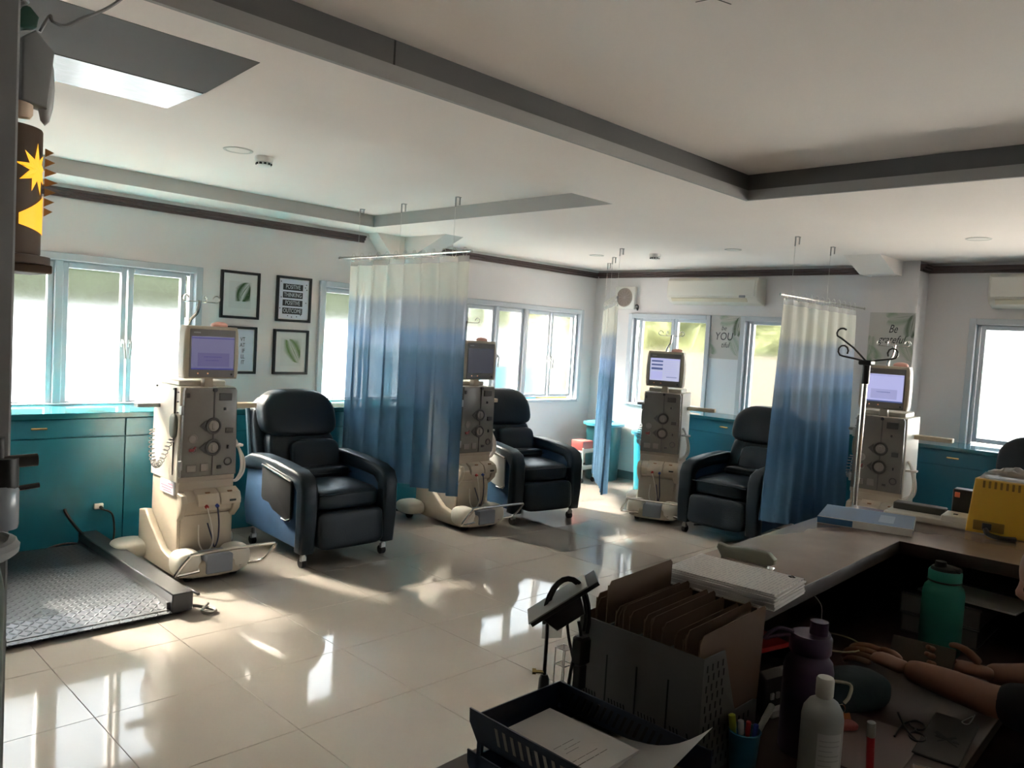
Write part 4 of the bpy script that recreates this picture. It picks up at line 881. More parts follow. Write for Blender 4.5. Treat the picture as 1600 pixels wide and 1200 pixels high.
# ================================================================ NURSE COUNTER
CR = R(2.4)
r = thing('reception_counter', 'dark wood L shaped counter with a pale raised ledge', 'counter', (1.75, 1.209, 0), CR)
# local: x along ledge, y=0 outer edge, -y towards the desk
t = B(); prism(t, [(.0, 0), (1.62, 0), (1.62, -1.9), (1.09, -1.9), (1.09, -.335), (.0, -.335)], 'z', 1.015, 1.06, bev=.003); t.normal_update()
for f in t.faces: f.material_index = 0 if f.normal.z > .6 else 1
ob('ledge_top', t, [M_WOOD, M_WOODD], r)
t = B(); box(t, (.02, -.05, 0), (1.60, -.02, 1.015)); box(t, (1.57, -1.85, 0), (1.60, -.05, 1.015)); box(t, (.02, -.30, 0), (.05, -.05, 1.015)); ob('front_panel', t, M_WOODD, r, False)
t = B(); box(t, (1.10, -.80, .751), (1.566, -.78, 1.015)); box(t, (1.10, -1.30, .751), (1.566, -1.28, 1.015)); ob('pigeonhole', t, M_WOODD, r, False)
t = B(); prism(t, [(-.72, .05), (.015, .05), (.055, -.055), (1.565, -.055), (1.565, -1.85), (1.05, -1.85), (1.05, -.75), (-.72, -.75)], 'z', .715, .75, bev=.002); ob('desk_top', t, M_DESK, r)
t = B(); box(t, (-.70, -.73, 0), (-.67, .03, .715)); box(t, (1.06, -1.84, 0), (1.09, -1.80, .715)); box(t, (-.67, -.02, .2), (.0, .01, .715)); ob('desk_leg', t, M_WOODD, r, False)

# binder, paper stack, stapler, label printer, adapter, yellow device on the ledge
LZ = 1.0605
r = thing('ring_binder', 'blue ring binder lying flat on the counter corner', 'binder', (2.868, 1.215, LZ), R(-74))
t = B(); box(t, (0, 0, 0), (.315, .27, .004), .001, 1); box(t, (0, 0, .022), (.315, .27, .026), .001, 1); ob('cover', t, M_BINDER, r)
t = B(); box(t, (0, -.002, 0), (.315, .002, .026)); sp_ = ob('spine', t, M_WHITE, r)
t = B(); box(t, (0, -.003, .002), (.12, -.0018, .024)); ob('spine_label', t, M_BINDER, sp_)
t = B(); box(t, (.02, .02, .004), (.30, .26, .022)); ob('pages', t, M_PAPER, r)
t = B(); box(t, (.20, .05, .0261), (.25, .20, .0266)); ob('cover_label', t, mat('label_pale', (0.32, 0.44, 0.56), 0.5), r)
t = B(); tube(t, [(.315, .03 * k + .03, .016 + .008 * (k % 2)) for k in range(8)], .003, 5); ob('binder_edge', t, M_LGREY, r)
r = thing('paper_stack', 'thick stack of printed forms on the counter ledge behind the folders', 'papers', (1.868, .995, LZ), CR + R(3))
rr = random.Random(11)
for k in range(9):
    t = B(); dx, dy = rr.uniform(-.004, .004), rr.uniform(-.004, .004); z = .0044 * k
    prism(t, [(-.11 + dx, -.15 + dy), (.095 + dx - .001 * k, -.15 + dy), (.095 + dx, .14 + dy), (-.11 + dx, .14 + dy)], 'z', z, z + .0040); ob('paper_sheaf', t, M_FORM if k == 8 else M_PAPER, r, False)
t = B(); tube(t, [(.07, -.12, .0397), (.078, -.128, .0397), (.086, -.12, .0397), (.078, -.112, .0397)], .0018, 5, True); ob('punch_ring', t, M_INK, r)
t = B(); prism(t, [(0, -.06), (.07, -.06), (.07, .20), (0, .20)], 'z', 1.0606, 1.0625); o = tag(ob('loose_form', t, M_FORM, loc=(1.76, .985, 0), rot=(0, 0, R(5))), 'loose printed form under the folders at the ledge end', 'paper')
r = thing('stapler', 'grey green stapler lying on the ledge behind the paper stack', 'stapler', (2.085, 1.075, LZ), R(-80))
t = B(); box(t, (-.075, -.018, 0), (.075, .018, .008), .003, 1); ob('stapler_base', t, M_CHROME, r)
t = B(); prism(t, [(-.072, .014), (.06, .014), (.078, .02), (.080, .034), (.06, .050), (0, .052), (-.06, .046), (-.085, .052), (-.09, .04)], 'y', -.016, .016, bev=.006); ob('stapler_arm', t, mat('olive_grey', (0.22, 0.22, 0.17), 0.5), r)
t = B(); box(t, (-.075, -.009, .006), (.06, .009, .016)); ob('staple_rail', t, M_CHROME, r)
r = thing('label_printer', 'flat cream and black desk device between binder and yellow box', 'device', (3.30, 1.12, LZ), R(-84))
t = B(); box(t, (0, -.06, 0), (.30, .09, .025), .004, 1); box(t, (.20, -.06, .02), (.30, .06, .045), .004, 1); ob('device_body', t, M_BEIGEW, r)
t = B(); box(t, (.015, .02, .02), (.20, .08, .052), .004, 1); ob('dark_roller', t, mat('dark_olive', (0.05, 0.05, 0.04), 0.5), r)
t = B(); box(t, (.235, -.02, .0445), (.25, -.005, .047)); ob('device_key', t, M_INK, r)
r = thing('battery_charger', 'mustard yellow box device with vent slots and a wrapped top on the counter', 'device', (3.262, .83, LZ), R(-88))
t = B(); prism(t, [(0, 0), (.26, 0), (.25, .20), (.018, .20)], 'y', .0, .16, bev=.006); ob('shell', t, M_YELLOW, r)
for k in range(11):
    t = B(); box(t, (.045 + .0185 * k, -.002, .170), (.053 + .0185 * k, .006, .196), .001, 1); ob('vent_slot', t, mat('dark_yellow', (0.22, 0.12, 0.01), 0.6), r)
t = B(); box(t, (.025, -.003, .012), (.125, .006, .048), .002, 1); so = ob('socket_recess', t, MATS['dark_yellow'], r); t = B(); box(t, (.055, -.006, .018), (.085, 0, .042), .002, 1); ob('inlet', t, M_BLACK, so)
r2 = thing('plastic_wrap', 'crumpled clear plastic bag on top of the yellow device', 'plastic bag', (3.262, .83, LZ + .201), R(-88))
rr = random.Random(2); t = B(); n_ = 16; vs = [[t.verts.new((.03 + .22 * i / n_, .005 + .14 * j / 10, (.002 if i in (0, n_) or j in (0, 10) else .014 + .03 * math.sin(math.pi * i / n_) * math.sin(math.pi * j / 10) + rr.uniform(-.008, .008)))) for j in range(11)] for i in range(n_ + 1)]
for i in range(n_):
    for j in range(10): t.faces.new((vs[i][j], vs[i + 1][j], vs[i + 1][j + 1], vs[i][j + 1]))
ob('film', t, M_WRAP, r2, ang=20)
r = thing('power_adapter', 'small black adapter with an orange switch left of the yellow device', 'adapter', (3.42, .90, LZ), R(-85)); t = B(); box(t, (-.02, -.02, 0), (.05, .04, .13), .004, 1); ob('adapter_body', t, M_BLACK, r)
t = B(); box(t, (-.012, -.0225, .098), (.006, -.0195, .118), .001, 1); ob('orange_switch', t, mat('orange_switch', (0.75, 0.18, 0.08), 0.4), r)
cable([(3.25, .76, LZ + .02), (3.21, .74, LZ + .012), (3.20, .70, LZ + .008), (3.23, .66, LZ + .008)], .009, M_BLACK, 'black plug lead in front of the yellow device')

# drip stand behind the counter
r = thing('drip_stand', 'chrome drip stand with dark hooks rising behind the blue binder', 'drip stand', (3.68, 1.393, 0))
t = B(); cyl(t, (0, 0, .10), (0, 0, 1.60), .0115, n=12); ob('pole', t, M_CHROME, r)
t = B(); cyl(t, (0, 0, 1.56), (0, 0, 1.655), .017, n=12); box(t, (-.028, -.028, 1.645), (.028, .028, 1.668), .005, 1); ob('hook_head', t, M_BLACK, r)
for a0, up in ((140, .02), (-45, .02), (98, .10)):
    a = Vector((math.cos(R(a0)), math.sin(R(a0)), 0)); o0 = Vector((0, 0, 1.66)); pts = [o0, o0 + a * .06 + Vector((0, 0, up * .6)), o0 + a * .115 + Vector((0, 0, up))]
    for k in range(1, 9):
        an = R(-90 + 38 * k) if up < .05 else R(-60 + 32 * min(k, 6)); pts.append(o0 + a * (.115 + .024 * (math.cos(an))) + Vector((0, 0, up + .024 + .024 * math.sin(an))))
    t = B(); tube(t, pts, .0042, 6); ob('hook', t, mat('dark_chrome', (0.08, 0.075, 0.07), 0.3, .8), r)
for k in range(5):
    a = R(72 * k + 20); t = B(); tube(t, [(0, 0, .11), (.13 * math.cos(a), .13 * math.sin(a), .10), (.25 * math.cos(a), .25 * math.sin(a), .065)], .012, 8); lg = ob('leg', t, M_CHROME, r)
    t = B(); cyl(t, (.25 * math.cos(a) - .012, .25 * math.sin(a), .03), (.25 * math.cos(a) + .012, .25 * math.sin(a), .03), .03, n=12); ob('caster', t, M_RUBBER, lg)

# ================================================================ ON THE DESK
DZ = .7505
# file holder with four bays and folders
r = thing('file_holder', 'grey plastic four bay file holder full of brown folders on the desk', 'file holder', (1.462, .832, DZ))
def slots(bm, face, rects, th, mi=1): pass
t = B(); box(t, (0, 0, 0), (.004, .34, .272), .001, 1); box(t, (0, 0, 0), (.25, .34, .004)); ob('holder_back', t, M_HOLDER, r)
for k in range(5):
    y = .084 * k; t = B(); prism(t, [(.004, .004), (.25, .004), (.25, .115), (.235, .12), (.15, .12), (.14, .135), (.085, .272), (.004, .272)], 'y', y, y + .004, bev=.001); ob('divider', t, M_HOLDER, r)
t = B(); box(t, (.246, 0, .004), (.25, .34, .075), .001, 1); ob('front_lip', t, M_HOLDER, r)
t = B(); rr = random.Random(5)
for k in range(4):
    for a in range(6):
        for b in range(3):
            y = .018 + .084 * k + .0085 * a + .003 * b; z = .035 + .024 * b - .0 * a
            if rr.random() < .9: prism(t, [(y, z), (y + .004, z), (y + .008, z + .018), (y + .004, z + .018)], 'x', -.0006, .0006)
for a in range(10):
    for b in range(11):
        x = .012 + .0235 * a * (.9) + (.006 if b % 2 else 0); z = .02 + .022 * b
        if z < .10 or x < .085 - .02 * 0 and z < .25 and x < .14 - (z - .13) * .4: box(t, (x, -.0006, z), (x + .005, .0006, z + .015))
ob('perforation', t, mat('hole_dark', (0.01, 0.01, 0.01), 0.9), r, False)['kind'] = 'stuff'
for k in range(4):
    t = B(); box(t, (-.0008, .084 * k + .082, .03), (.0004, .084 * k + .086, .20)); ob('bay_seam', t, MATS['hole_dark'], r, False)
ORD = ('first', 'second', 'third', 'fourth', 'fifth', 'sixth', 'seventh', 'eighth', 'ninth', 'tenth', 'eleventh', 'twelfth', 'thirteenth', 'fourteenth', 'fifteenth', 'sixteenth')
FL = [(.318, .29, .235, 1.5, 0), (.300, .335, .24, 1, 1), (.287, .325, .245, 2, 0), (.268, .372, .255, 1, 1), (.246, .322, .255, -1, 0), (.232, .318, .25, 1, 1), (.212, .330, .262, 1.5, 0), (.196, .318, .25, 2, 1), (.162, .325, .255, 0, 0), (.150, .316, .25, 1, 1), (.132, .326, .258, 2, 0), (.112, .318, .25, 1, 1), (.074, .312, .262, 1.5, 0), (.060, .308, .255, .5, 1), (.045, .322, .27, 1.5, 0), (.022, .318, .278, 0, 1)]
for k, (y, h, w, tl, v) in enumerate(FL):
    f = thing('file_folder', 'tallest brown folder standing up from the file holder' if k == 3 else 'brown card folder, %s from the near end of the grey file holder' % ORD[15 - k], 'folder', (1.470 + .006 * v, .832 + y, DZ + .0045), 0, 'brown folders in the holder')
    t = B(); d = R(tl); q = math.sin(d)
    prism(t, [(.03, 0), (w - .03, 0), (w, .10), (w + .012, h - .008), (w + .004, h), (.012, h - .012), (.0, h - .03), (.0, .02)], 'y', -.0012, .0)
    for v_ in t.verts: v_.co.y += q * v_.co.z
    ob('cover', t, M_KRAFT, f, False)
    t = B(); prism(t, [(.02, .0), (w - .02, 0), (w - .01, h - .03), (.015, h - .03)], 'y', .0008, .0045)
    for v_ in t.verts: v_.co.y += q * v_.co.z
    ob('contents', t, mat('contents_paper', (0.42, 0.40, 0.37), 0.9), f, False)
    t = B(); prism(t, [(.03, 0), (w - .02, 0), (w - .0, h - .02), (.008, h - .024), (.0, .02)], 'y', .0052, .0064)
    for v_ in t.verts: v_.co.y += q * v_.co.z
    ob('cover', t, M_KRAFT, f, False)
# blue letter tray with papers
r = thing('letter_tray', 'navy blue two tier letter tray holding papers at the desk corner', 'letter tray', (1.105, .74, DZ))
def tray_level(z, h):
    t = B(); box(t, (0, 0, z), (.252, .394, z + .004)); ob('tray_floor', t, M_TRAY, r, False)
    t = B(); prism(t, [(0, z), (.394, z), (.42, z + h * .55), (.422, z + h), (0, z + h)], 'x', -.0, .004); 
    ob('slotted_side', t, M_TRAY, r)
    t = B(); box(t, (.248, 0, z), (.252, .394, z + h), .001, 1); ob('slotted_side', t, M_TRAY, r)
    t = B(); box(t, (0, .390, z), (.252, .394, z + h), .001, 1); ob('back_wall', t, M_TRAY, r)
    t = B()
    for k in range(10):
        y = .14 + .022 * k; prism(t, [(y, z + h - .014), (y + .008, z + h - .014), (y - .012 + .008, z + .016), (y - .012, z + .016)], 'x', -.0006, .0012)
    ob('slot_row', t, mat('slot_light', (0.20, 0.195, 0.18), 0.8), r, False)['kind'] = 'stuff'
    t = B()
    for k in range(14):
        y = .11 + .018 * k; prism(t, [(y, z + h - .012), (y + .007, z + h - .012), (y + .014 + .007, z + .016), (y + .014, z + .016)], 'x', .2468, .2482)
    ob('slot_row', t, MATS['hole_dark'], r, False)['kind'] = 'stuff'
tray_level(.088, .062); tray_level(.0, .062)
t = B()
for x in (0, .244):
    for y in (.0, .382): box(t, (x, y, 0), (x + .008, y + .012, .10))
ob('tray_post', t, M_TRAY, r, False)
r = thing('tray_papers', 'small stack of typed papers lying in the navy tray', 'papers', (1.12, .87, DZ + .0945), R(2))
for k in range(4):
    t = B(); prism(t, [(0, 0), (.19, 0), (.19, .235), (0, .235)], 'z', .004 * k, .004 * k + .0036); ob('paper_sheaf', t, M_PAPER, r, False)
lt = r
for s, x, y, sz in (('—— ———', .09, .115, .012), ('— ——— —', .10, .10, .009), ('—————', .085, .088, .008), ('— —— ———', .09, .06, .012), ('—— —— — ——', .095, .045, .012)):
    text('typed_line', s, sz, M_INK, lt, (x, y, .0158), (0, 0, 0), depth=.0002)
r = thing('curled_sheet', 'white sheet curling out over the tray edge', 'paper', (1.15, .79, DZ + .0945))
t = B(); n_ = 14; vs = []
for i in range(n_ + 1):
    u = i / n_; y = .28 - .33 * u; z = .001 + .05 * max(0, (u - .55) / .45) ** 2 * 1.3
    vs.append([t.verts.new((x_, y, z + .024 * max(0, x_ - .05) * max(0, u - .4) * 18)) for x_ in (0, .07, .14, .20)])
for i in range(n_):
    for j in range(3): t.faces.new((vs[i][j], vs[i][j + 1], vs[i + 1][j + 1], vs[i + 1][j]))
ge = bmesh.ops.solidify(t, geom=t.faces[:], thickness=.0006); ob('sheet', t, M_PAPER, r)
t = B(); prism(t, [(0, 0), (.125, 0), (.125, .20), (0, .20)], 'z', DZ + .0925, DZ + .094); tag(ob('brown_envelope', t, mat('brown_card', (0.22, 0.14, 0.085), 0.8), loc=(1.222, .745, 0)), 'brown card envelope lying in the navy tray under the curled sheet', 'envelope')
# desk lamp with looped lead
r = thing('clamp_lamp', 'small black lamp with a tilted flat head and looped leads behind the tray', 'lamp', (1.352, 1.178, DZ))
t = B(); lathe(t, [(.030, 0), (.030, .012), (.016, .06), (.012, .14), (.008, .15)], n=20); ob('lamp_foot', t, M_BLACK, r)
t = B(); cyl(t, (0, 0, .14), (0, 0, .285), .0045, n=8); ob('stem', t, M_BLACK, r)
t = B(); cyl(t, (0, 0, .155), (-.018, .018, .155), .004, n=8); cyl(t, (-.014, .014, .155), (-.020, .020, .155), .007, n=8); ob('thumb_screw', t, M_BRASS, r)
hd = bpy.data.objects.new('lamp_head', None)
t = B(); M_ = Matrix.Translation((.028, -.028, .315)) @ Matrix.Rotation(R(-45), 4, 'Z') @ Matrix.Rotation(R(-36), 4, 'Y')
prism(t, [(-.085, .012), (.095, .012), (.095, .022), (-.085, .022)], 'y', -.045, .045, bev=.002); prism(t, [(-.06, .012), (.045, .012), (.03, -.03), (-.045, -.03)], 'y', -.035, .035, bev=.005); bmesh.ops.transform(t, matrix=M_, verts=t.verts[:])
hd = ob('lamp_head', t, M_BLACK, r)
t = B(); box(t, (-.088, -.047, .022), (.07, .047, .026), .001, 1); bmesh.ops.transform(t, matrix=M_, verts=t.verts[:]); ob('head_cover', t, mat('lamp_shell', (0.30, 0.29, 0.27), 0.4), hd)
t = B()
for k, (w_, h_) in enumerate(((.052, .095), (.045, .088))):
    a = Vector((.707, -.707, 0)); c0 = Vector((.022, -.022, .285))
    tube(t, [c0 + a * (w_ * math.cos(R(g)) + .012) + Vector((.006 * k, .006 * k, h_ * math.sin(R(g)))) for g in range(-20, 201, 14)], .0048, 6)
tube(t, spline([(.03, -.03, .29), (.036, -.036, .24), (.05, -.05, .15), (.045, -.045, .02)], 5), .004, 6); tube(t, spline([(.05, -.05, .28), (.055, -.055, .25), (.06, -.05, .22), (.045, -.04, .16), (.04, -.036, .02)], 5), .004, 6)
ob('looped_lead', t, M_BLACK, r)
t = B(); box(t, (.04, -.075, .18), (.075, -.04, .245), .006, 1); box(t, (.045, -.07, .12), (.07, -.045, .18), .004, 1); ob('switch_box', t, M_BLACK, r)
r = thing('wire_rack', 'thin white wire rack standing between the lamp and the file holder', 'rack', (1.418, 1.175, DZ))
t = B()
for x in (0, .03): tube(t, [(x, 0, 0), (x, 0, .19), (x, .03, .19), (x, .03, 0)], .0016, 5)
for z in (.05, .10, .15, .19): tube(t, [(0, 0, z), (.03, 0, z), (.03, .03, z), (0, .03, z)], .0014, 5, True)
ob('wire_frame', t, M_WHITE, r)
t = B(); prism(t, [(0, 0), (.05, .0), (.052, .07), (.03, .09), (0, .06)], 'y', 0, .004); o = tag(ob('clear_sleeve', t, M_VEIL, loc=(1.40, 1.235, DZ + .205), rot=(0, 0, R(-30))), 'crumpled clear sleeve behind the small black lamp', 'sleeve')

# bottles
def bottle(name, label, loc, prof, m, capf, group=None):
    r = thing(name, label, 'bottle', loc); t = B(); lathe(t, prof, n=36); ob('bottle_body', t, m, r, ang=50); capf(r); return r
def cap_mint(r):
    t = B(); lathe(t, [(.047, .232), (.049, .236), (.049, .262), (.046, .268)], n=32); ob('collar', t, M_MINT, r)
    t = B(); torus(t, (0, 0, .234), 'z', .047, .0035, 32, 6); ob('gasket', t, M_BLACK, r)
    t = B(); lathe(t, [(.044, .268), (.040, .276), (.026, .28)], n=28); cyl(t, (-.012, .012, .275), (-.012, .012, .295), .019, .016, 16); box(t, (-.02, -.045, .262), (.02, -.02, .28), .006, 1); ob('spout_lid', t, M_BLACKM, r)
bottle('water_bottle', 'large mint green water bottle on the desk in front of the books', (2.76, .745, DZ), [(.056, 0), (.061, .008), (.061, .195), (.056, .215), (.046, .226), (.046, .234)], M_MINT, cap_mint)
def cap_purple(r):
    t = B(); lathe(t, [(.045, .235), (.047, .238), (.047, .272), (.043, .278)], n=32); lid = ob('screw_lid', t, M_PURPLE, r)
    t = B(); cyl(t, (.012, -.012, .275), (.012, -.012, .308), .021, .020, 18); ob('spout', t, M_PURPLE, lid)
    t = B(); tube(t, spline([(-.03, .03, .28), (-.055, .052, .288), (-.075, .07, .272), (-.078, .074, .262), (-.06, .06, .268), (-.035, .034, .274)], 5), .0045, 6); ob('carry_loop', t, M_PURPLE, lid)
bottle('water_bottle', 'dark purple water bottle with a carry loop, behind the white bottle', (1.795, .752, DZ), [(.052, 0), (.056, .008), (.056, .195), (.052, .215), (.043, .226), (.043, .238)], M_PURPLE, cap_purple)
def cap_white(r):
    t = B(); lathe(t, [(.0165, .198), (.0185, .202), (.0185, .236), (.016, .2405), (.008, .242)], n=24); ob('flip_cap', t, mat('cap_white', (0.66, 0.66, 0.62), 0.4), r)
    t = B(); ang0 = math.atan2(-.66, -1.667)
    for dz0, dz1, m_, rr_ in ((.02, .135, mat('bottle_label', (0.52, 0.545, 0.52), 0.5), .0432),):
        n_ = 10; a = [t.verts.new((rr_ * math.cos(ang0 - .15 + 1.3 * i / n_), rr_ * math.sin(ang0 - .15 + 1.3 * i / n_), dz0)) for i in range(n_ + 1)]; b = [t.verts.new((v.co.x, v.co.y, dz1)) for v in a]
        for i in range(n_): t.faces.new((a[i], a[i + 1], b[i + 1], b[i]))
    lb = ob('label', t, MATS['bottle_label'], r)
    t = B()
    for k in range(9):
        z = .035 + .0105 * k; a0 = ang0 - .05; a1 = ang0 + (1.0 if k % 3 else .6); n_ = 6
        for i in range(n_):
            p, q = a0 + (a1 - a0) * i / n_, a0 + (a1 - a0) * (i + 1) / n_; rr_ = .0435
            t.faces.new([t.verts.new((rr_ * math.cos(g), rr_ * math.sin(g), zz)) for g, zz in ((p, z), (q, z), (q, z + .0022), (p, z + .0022))])
    ob('label_line', t, mat('label_grey', (0.36, 0.38, 0.37), 0.6), lb)
bottle('spirit_bottle', 'white plastic bottle with a printed label at the desk front', (1.667, .66, DZ), [(.040, 0), (.043, .006), (.043, .155), (.040, .172), (.030, .188), (.018, .196), (.016, .200)], M_HDPE, cap_white)
# pen cup
r = thing('pen_cup', 'round teal pen cup at the bottom edge of the desk', 'pen cup', (1.60, .80, DZ))
t = B(); lathe(t, [(.026, 0), (.028, .003), (.034, .088), (.036, .09), (.034, .092), (.0305, .088), (.026, .008), (.0, .007)], n=28); ob('cup_body', t, mat('cup_teal', (0.02, 0.14, 0.22), 0.4), r)
def pen(label, base, tip, rad, m, cap, name='pen'):
    b = Vector(base); d = (Vector(tip) - b); o = thing(name, label, name.split('_')[-1], b); t = B(); cyl(t, (0, 0, 0), d * .72, rad, n=10); ob('barrel', t, m, o); t = B(); tube(t, [d * .70, d * .74, d * .98, d], [rad * 1.05, rad * 1.15, rad * 1.1, rad * .6], 10); ob('pen_cap', t, cap, o)
cx, cy = 1.60, .80
pen('lime green highlighter in the teal pen cup', (cx - .010, cy + .010, DZ + .012), (cx - .022, cy + .022, DZ + .125), .007, mat('lime', (0.35, 0.42, 0.03), 0.5), MATS['lime'], 'highlighter')
pen('grey capped pen in the teal pen cup', (cx - .008, cy - .002, DZ + .012), (cx - .018, cy + .002, DZ + .118), .006, M_GREY, M_LGREY)
pen('red pen in the teal pen cup', (cx + .002, cy - .004, DZ + .012), (cx + .004, cy - .006, DZ + .112), .005, M_RED, M_RED)
pen('blue pen in the teal pen cup', (cx + .008, cy - .012, DZ + .012), (cx + .016, cy - .018, DZ + .106), .0055, M_BLUE, M_BLUE)
pen('white marker leaning to the right out of the teal pen cup', (cx + .006, cy + .004, DZ + .012), (cx + .062, cy - .03, DZ + .142), .0065, M_HDPE, M_HDPE, 'white_marker')
# red and white marker, eraser, orange tag, pouch, glasses, band, phone cable, pens
pen('red marker with a white cap standing upright on the desk', (1.822, .607, DZ), (1.815, .61, DZ + .118), .0085, M_RED, M_HDPE, 'marker')
t = B(); pillow(t, (-.03, -.018, 0), (.03, .018, .018), 4, 6); tag(ob('eraser', t, M_PINK, loc=(1.985, .728, DZ), rot=(0, 0, R(-35)), ang=60), 'pink eraser on the desk right of the white bottle', 'eraser')
r = thing('storage_pouch', 'dark teal zip pouch with a cord in front of the purple bottle', 'pouch', (2.10, .79, DZ), R(-30))
t = B(); pillow(t, (-.13, -.07, 0), (.13, .06, .098), 3.2, 10); ob('pouch_body', t, mat('pouch_teal', (0.012, 0.035, 0.045), 0.8, bump=.3, bscale=30), r, ang=60)
t = B(); tube(t, spline([(-.09, -.05, .098), (-.03, -.068, .092), (-.045, -.088, .07), (-.06, -.09, .055)], 5), .0045, 6); ob('pouch_cord', t, mat('cord_cream', (0.42, 0.38, 0.28), 0.7), r)
t = B(); torus(t, (-.062, -.082, .035), 'y', .013, .0016, 18, 5); ob('key_ring', t, M_CHROME, r)
t = B(); box(t, (-.085, -.105, .001), (-.040, -.098, .03), .001, 1); bmesh.ops.rotate(t, cent=(-.06, -.10, 0), matrix=Matrix.Rotation(R(-30), 3, 'X'), verts=t.verts[:]); ob('key_tag', t, M_ORANGE, r)
r = thing('wired_hoop', 'thin cream wire hoop with yellow bow ends lying over the pouch', 'headband', (2.28, .89, DZ + .10), R(-20))
t = B(); torus(t, (0, 0, .0), 'z', .075, .0025, 36, 6); ob('hoop', t, mat('cord_pale', (0.40, 0.36, 0.22), 0.6), r)
t = B()
for a in (150, 100):
    p = Vector((.078 * math.cos(R(a)), .078 * math.sin(R(a)), .004))
    for g in (20, 140, 260): q = Vector((.022 * math.cos(R(g)), .012 * math.sin(R(g)), .010)); tube(t, [p, p + q * .5, p + q], [.003, .006, .002], 6)
ob('yellow_bow', t, mat('bow_yellow', (0.42, 0.32, 0.05), 0.6), r)
cable([(2.15, .905, 1.012), (2.20, .90, .97), (2.19, .89, .93), (2.235, .88, .885)], .0016, M_LGREY, 'thin pale wire dropping from the ledge to the hoop')
r = thing('spectacles', 'dark folded spectacles lying near the desk edge', 'glasses', (2.11, .60, DZ + .002), R(18))
t = B()
for x in (-.035, .035): tube(t, [(x + .026 * math.cos(R(a)), .018 * math.sin(R(a)), .004) for a in range(0, 360, 24)], .0028, 6, True)
tube(t, [(-.01, .004, .006), (.01, .004, .006)], .0025, 6); ob('rims', t, M_BLACK, r)
t = B(); tube(t, spline([(.062, .0, .004), (.02, .03, .006), (-.07, .05, .006)], 5), .0024, 6); tube(t, spline([(-.062, .0, .004), (-.02, .025, .010), (.07, .045, .010)], 5), .0024, 6); ob('temple_arm', t, M_BLACK, r)
t = B(); prism(t, [(0, 0), (.30, 0), (.30, .23), (0, .23)], 'z', DZ, DZ + .003); tag(ob('desk_mat', t, mat('desk_mat_pink', (0.13, 0.088, 0.08), 0.5), loc=(1.80, .555, 0), rot=(0, 0, R(4))), 'brownish pink desk mat under the eraser and marker', 'mat')
r = thing('print_cloth', 'grey cloth with a black printed mark at the front desk edge', 'cloth', (2.00, .475, DZ), R(6))
t = B(); box(t, (0, 0, 0), (.28, .10, .006), .002, 1); cl = ob('cloth_body', t, M_BAG, r)
t = B()
for a, b in (((.10, .02), (.15, .075)), ((.15, .03), (.105, .06)), ((.12, .02), (.13, .07))): prism(t, [a, (a[0] + .012, a[1] + .004), (b[0] + .010, b[1]), (b[0] - .004, b[1] + .004)], 'z', .0055, .0066)
ob('printed_mark', t, M_INK, cl, False)
r = thing('leather_wallet', 'brown leather wallet at the bottom edge of the picture', 'wallet', (1.845, .49, DZ), R(20)); t = B(); box(t, (-.05, -.06, 0), (.07, .035, .022), .006, 2); ob('wallet_body', t, M_TAN, r)
t = B(); tube(t, [(-.045, -.055, .0225), (.065, -.055, .0225), (.065, .03, .0225), (-.045, .03, .0225)], .001, 5, True); ob('stitching', t, M_GREY, r)
# keyboard-like dark unit with red booklet
r = thing('card_terminal', 'black angular desk unit with a row of buttons behind the purple bottle', 'device', (1.95, .95, DZ), R(-12))
t = B(); prism(t, [(-.08, 0), (.08, 0), (.08, .075), (-.06, .115), (-.08, .10)], 'x', -.07, .10, bev=.006); bd = ob('unit_body', t, M_BLACK, r)
for k in range(6):
    t = B(); box(t, (-.05 + .022 * k, -.086, .045), (-.037 + .022 * k, -.079, .062), .002, 1); ob('button', t, M_GREY, bd)
t = B(); box(t, (-.06, -.10, .004), (.09, -.081, .028), .004, 1); ob('unit_foot', t, M_LGREY, r)
t = B(); prism(t, [(0, 0), (.17, 0), (.17, .10), (0, .10)], 'z', .0, .012); o = ob('red_booklet', t, [M_RED], loc=(1.89, .975, DZ + .120), rot=(0, R(-4), R(-20))); tag(o, 'dark red booklet lying on the black desk unit', 'booklet')
# books and papers on the right of the desk
def book(label, loc, L, Wd, h, rz, m, grp='stacked grey books'):
    r = thing('book', label, 'book', loc, rz, grp); t = B(); box(t, (0, 0, 0), (L, Wd, .004)); box(t, (0, 0, h - .004), (L, Wd, h)); box(t, (0, 0, 0), (.004, Wd, h), .001, 1); ob('cover', t, m, r, False)
    t = B(); box(t, (.004, .004, .004), (L - .004, Wd - .004, h - .004)); ob('pages', t, mat('book_pages', (0.24, 0.24, 0.235), 0.9), r, False)
book('lower thick grey book behind the mint bottle', (2.875, .90, DZ), .235, .32, .062, R(-88 - 90 + 90), mat('book_grey', (0.15, 0.15, 0.155), .7))
book('upper thick grey book of the pair behind the mint bottle', (2.885, .91, DZ + .0625), .245, .32, .066, R(-88), MATS['book_grey'])
t = B(); prism(t, [(0, 0), (.32, .0), (.32, .22), (0, .22)], 'z', 0, .010); tag(ob('dark_folder', t, M_BLACK, loc=(2.90, .905, DZ + .129), rot=(0, 0, R(-88))), 'black folder on top of the grey books', 'folder')
t = B(); prism(t, [(0, 0), (.30, .0), (.30, .20), (0, .20)], 'z', 0, .006); tag(ob('loose_papers', t, M_PAPER, loc=(2.92, .87, DZ + .1395), rot=(0, 0, R(-94))), 'white papers on the black folder under the counter ledge', 'papers')

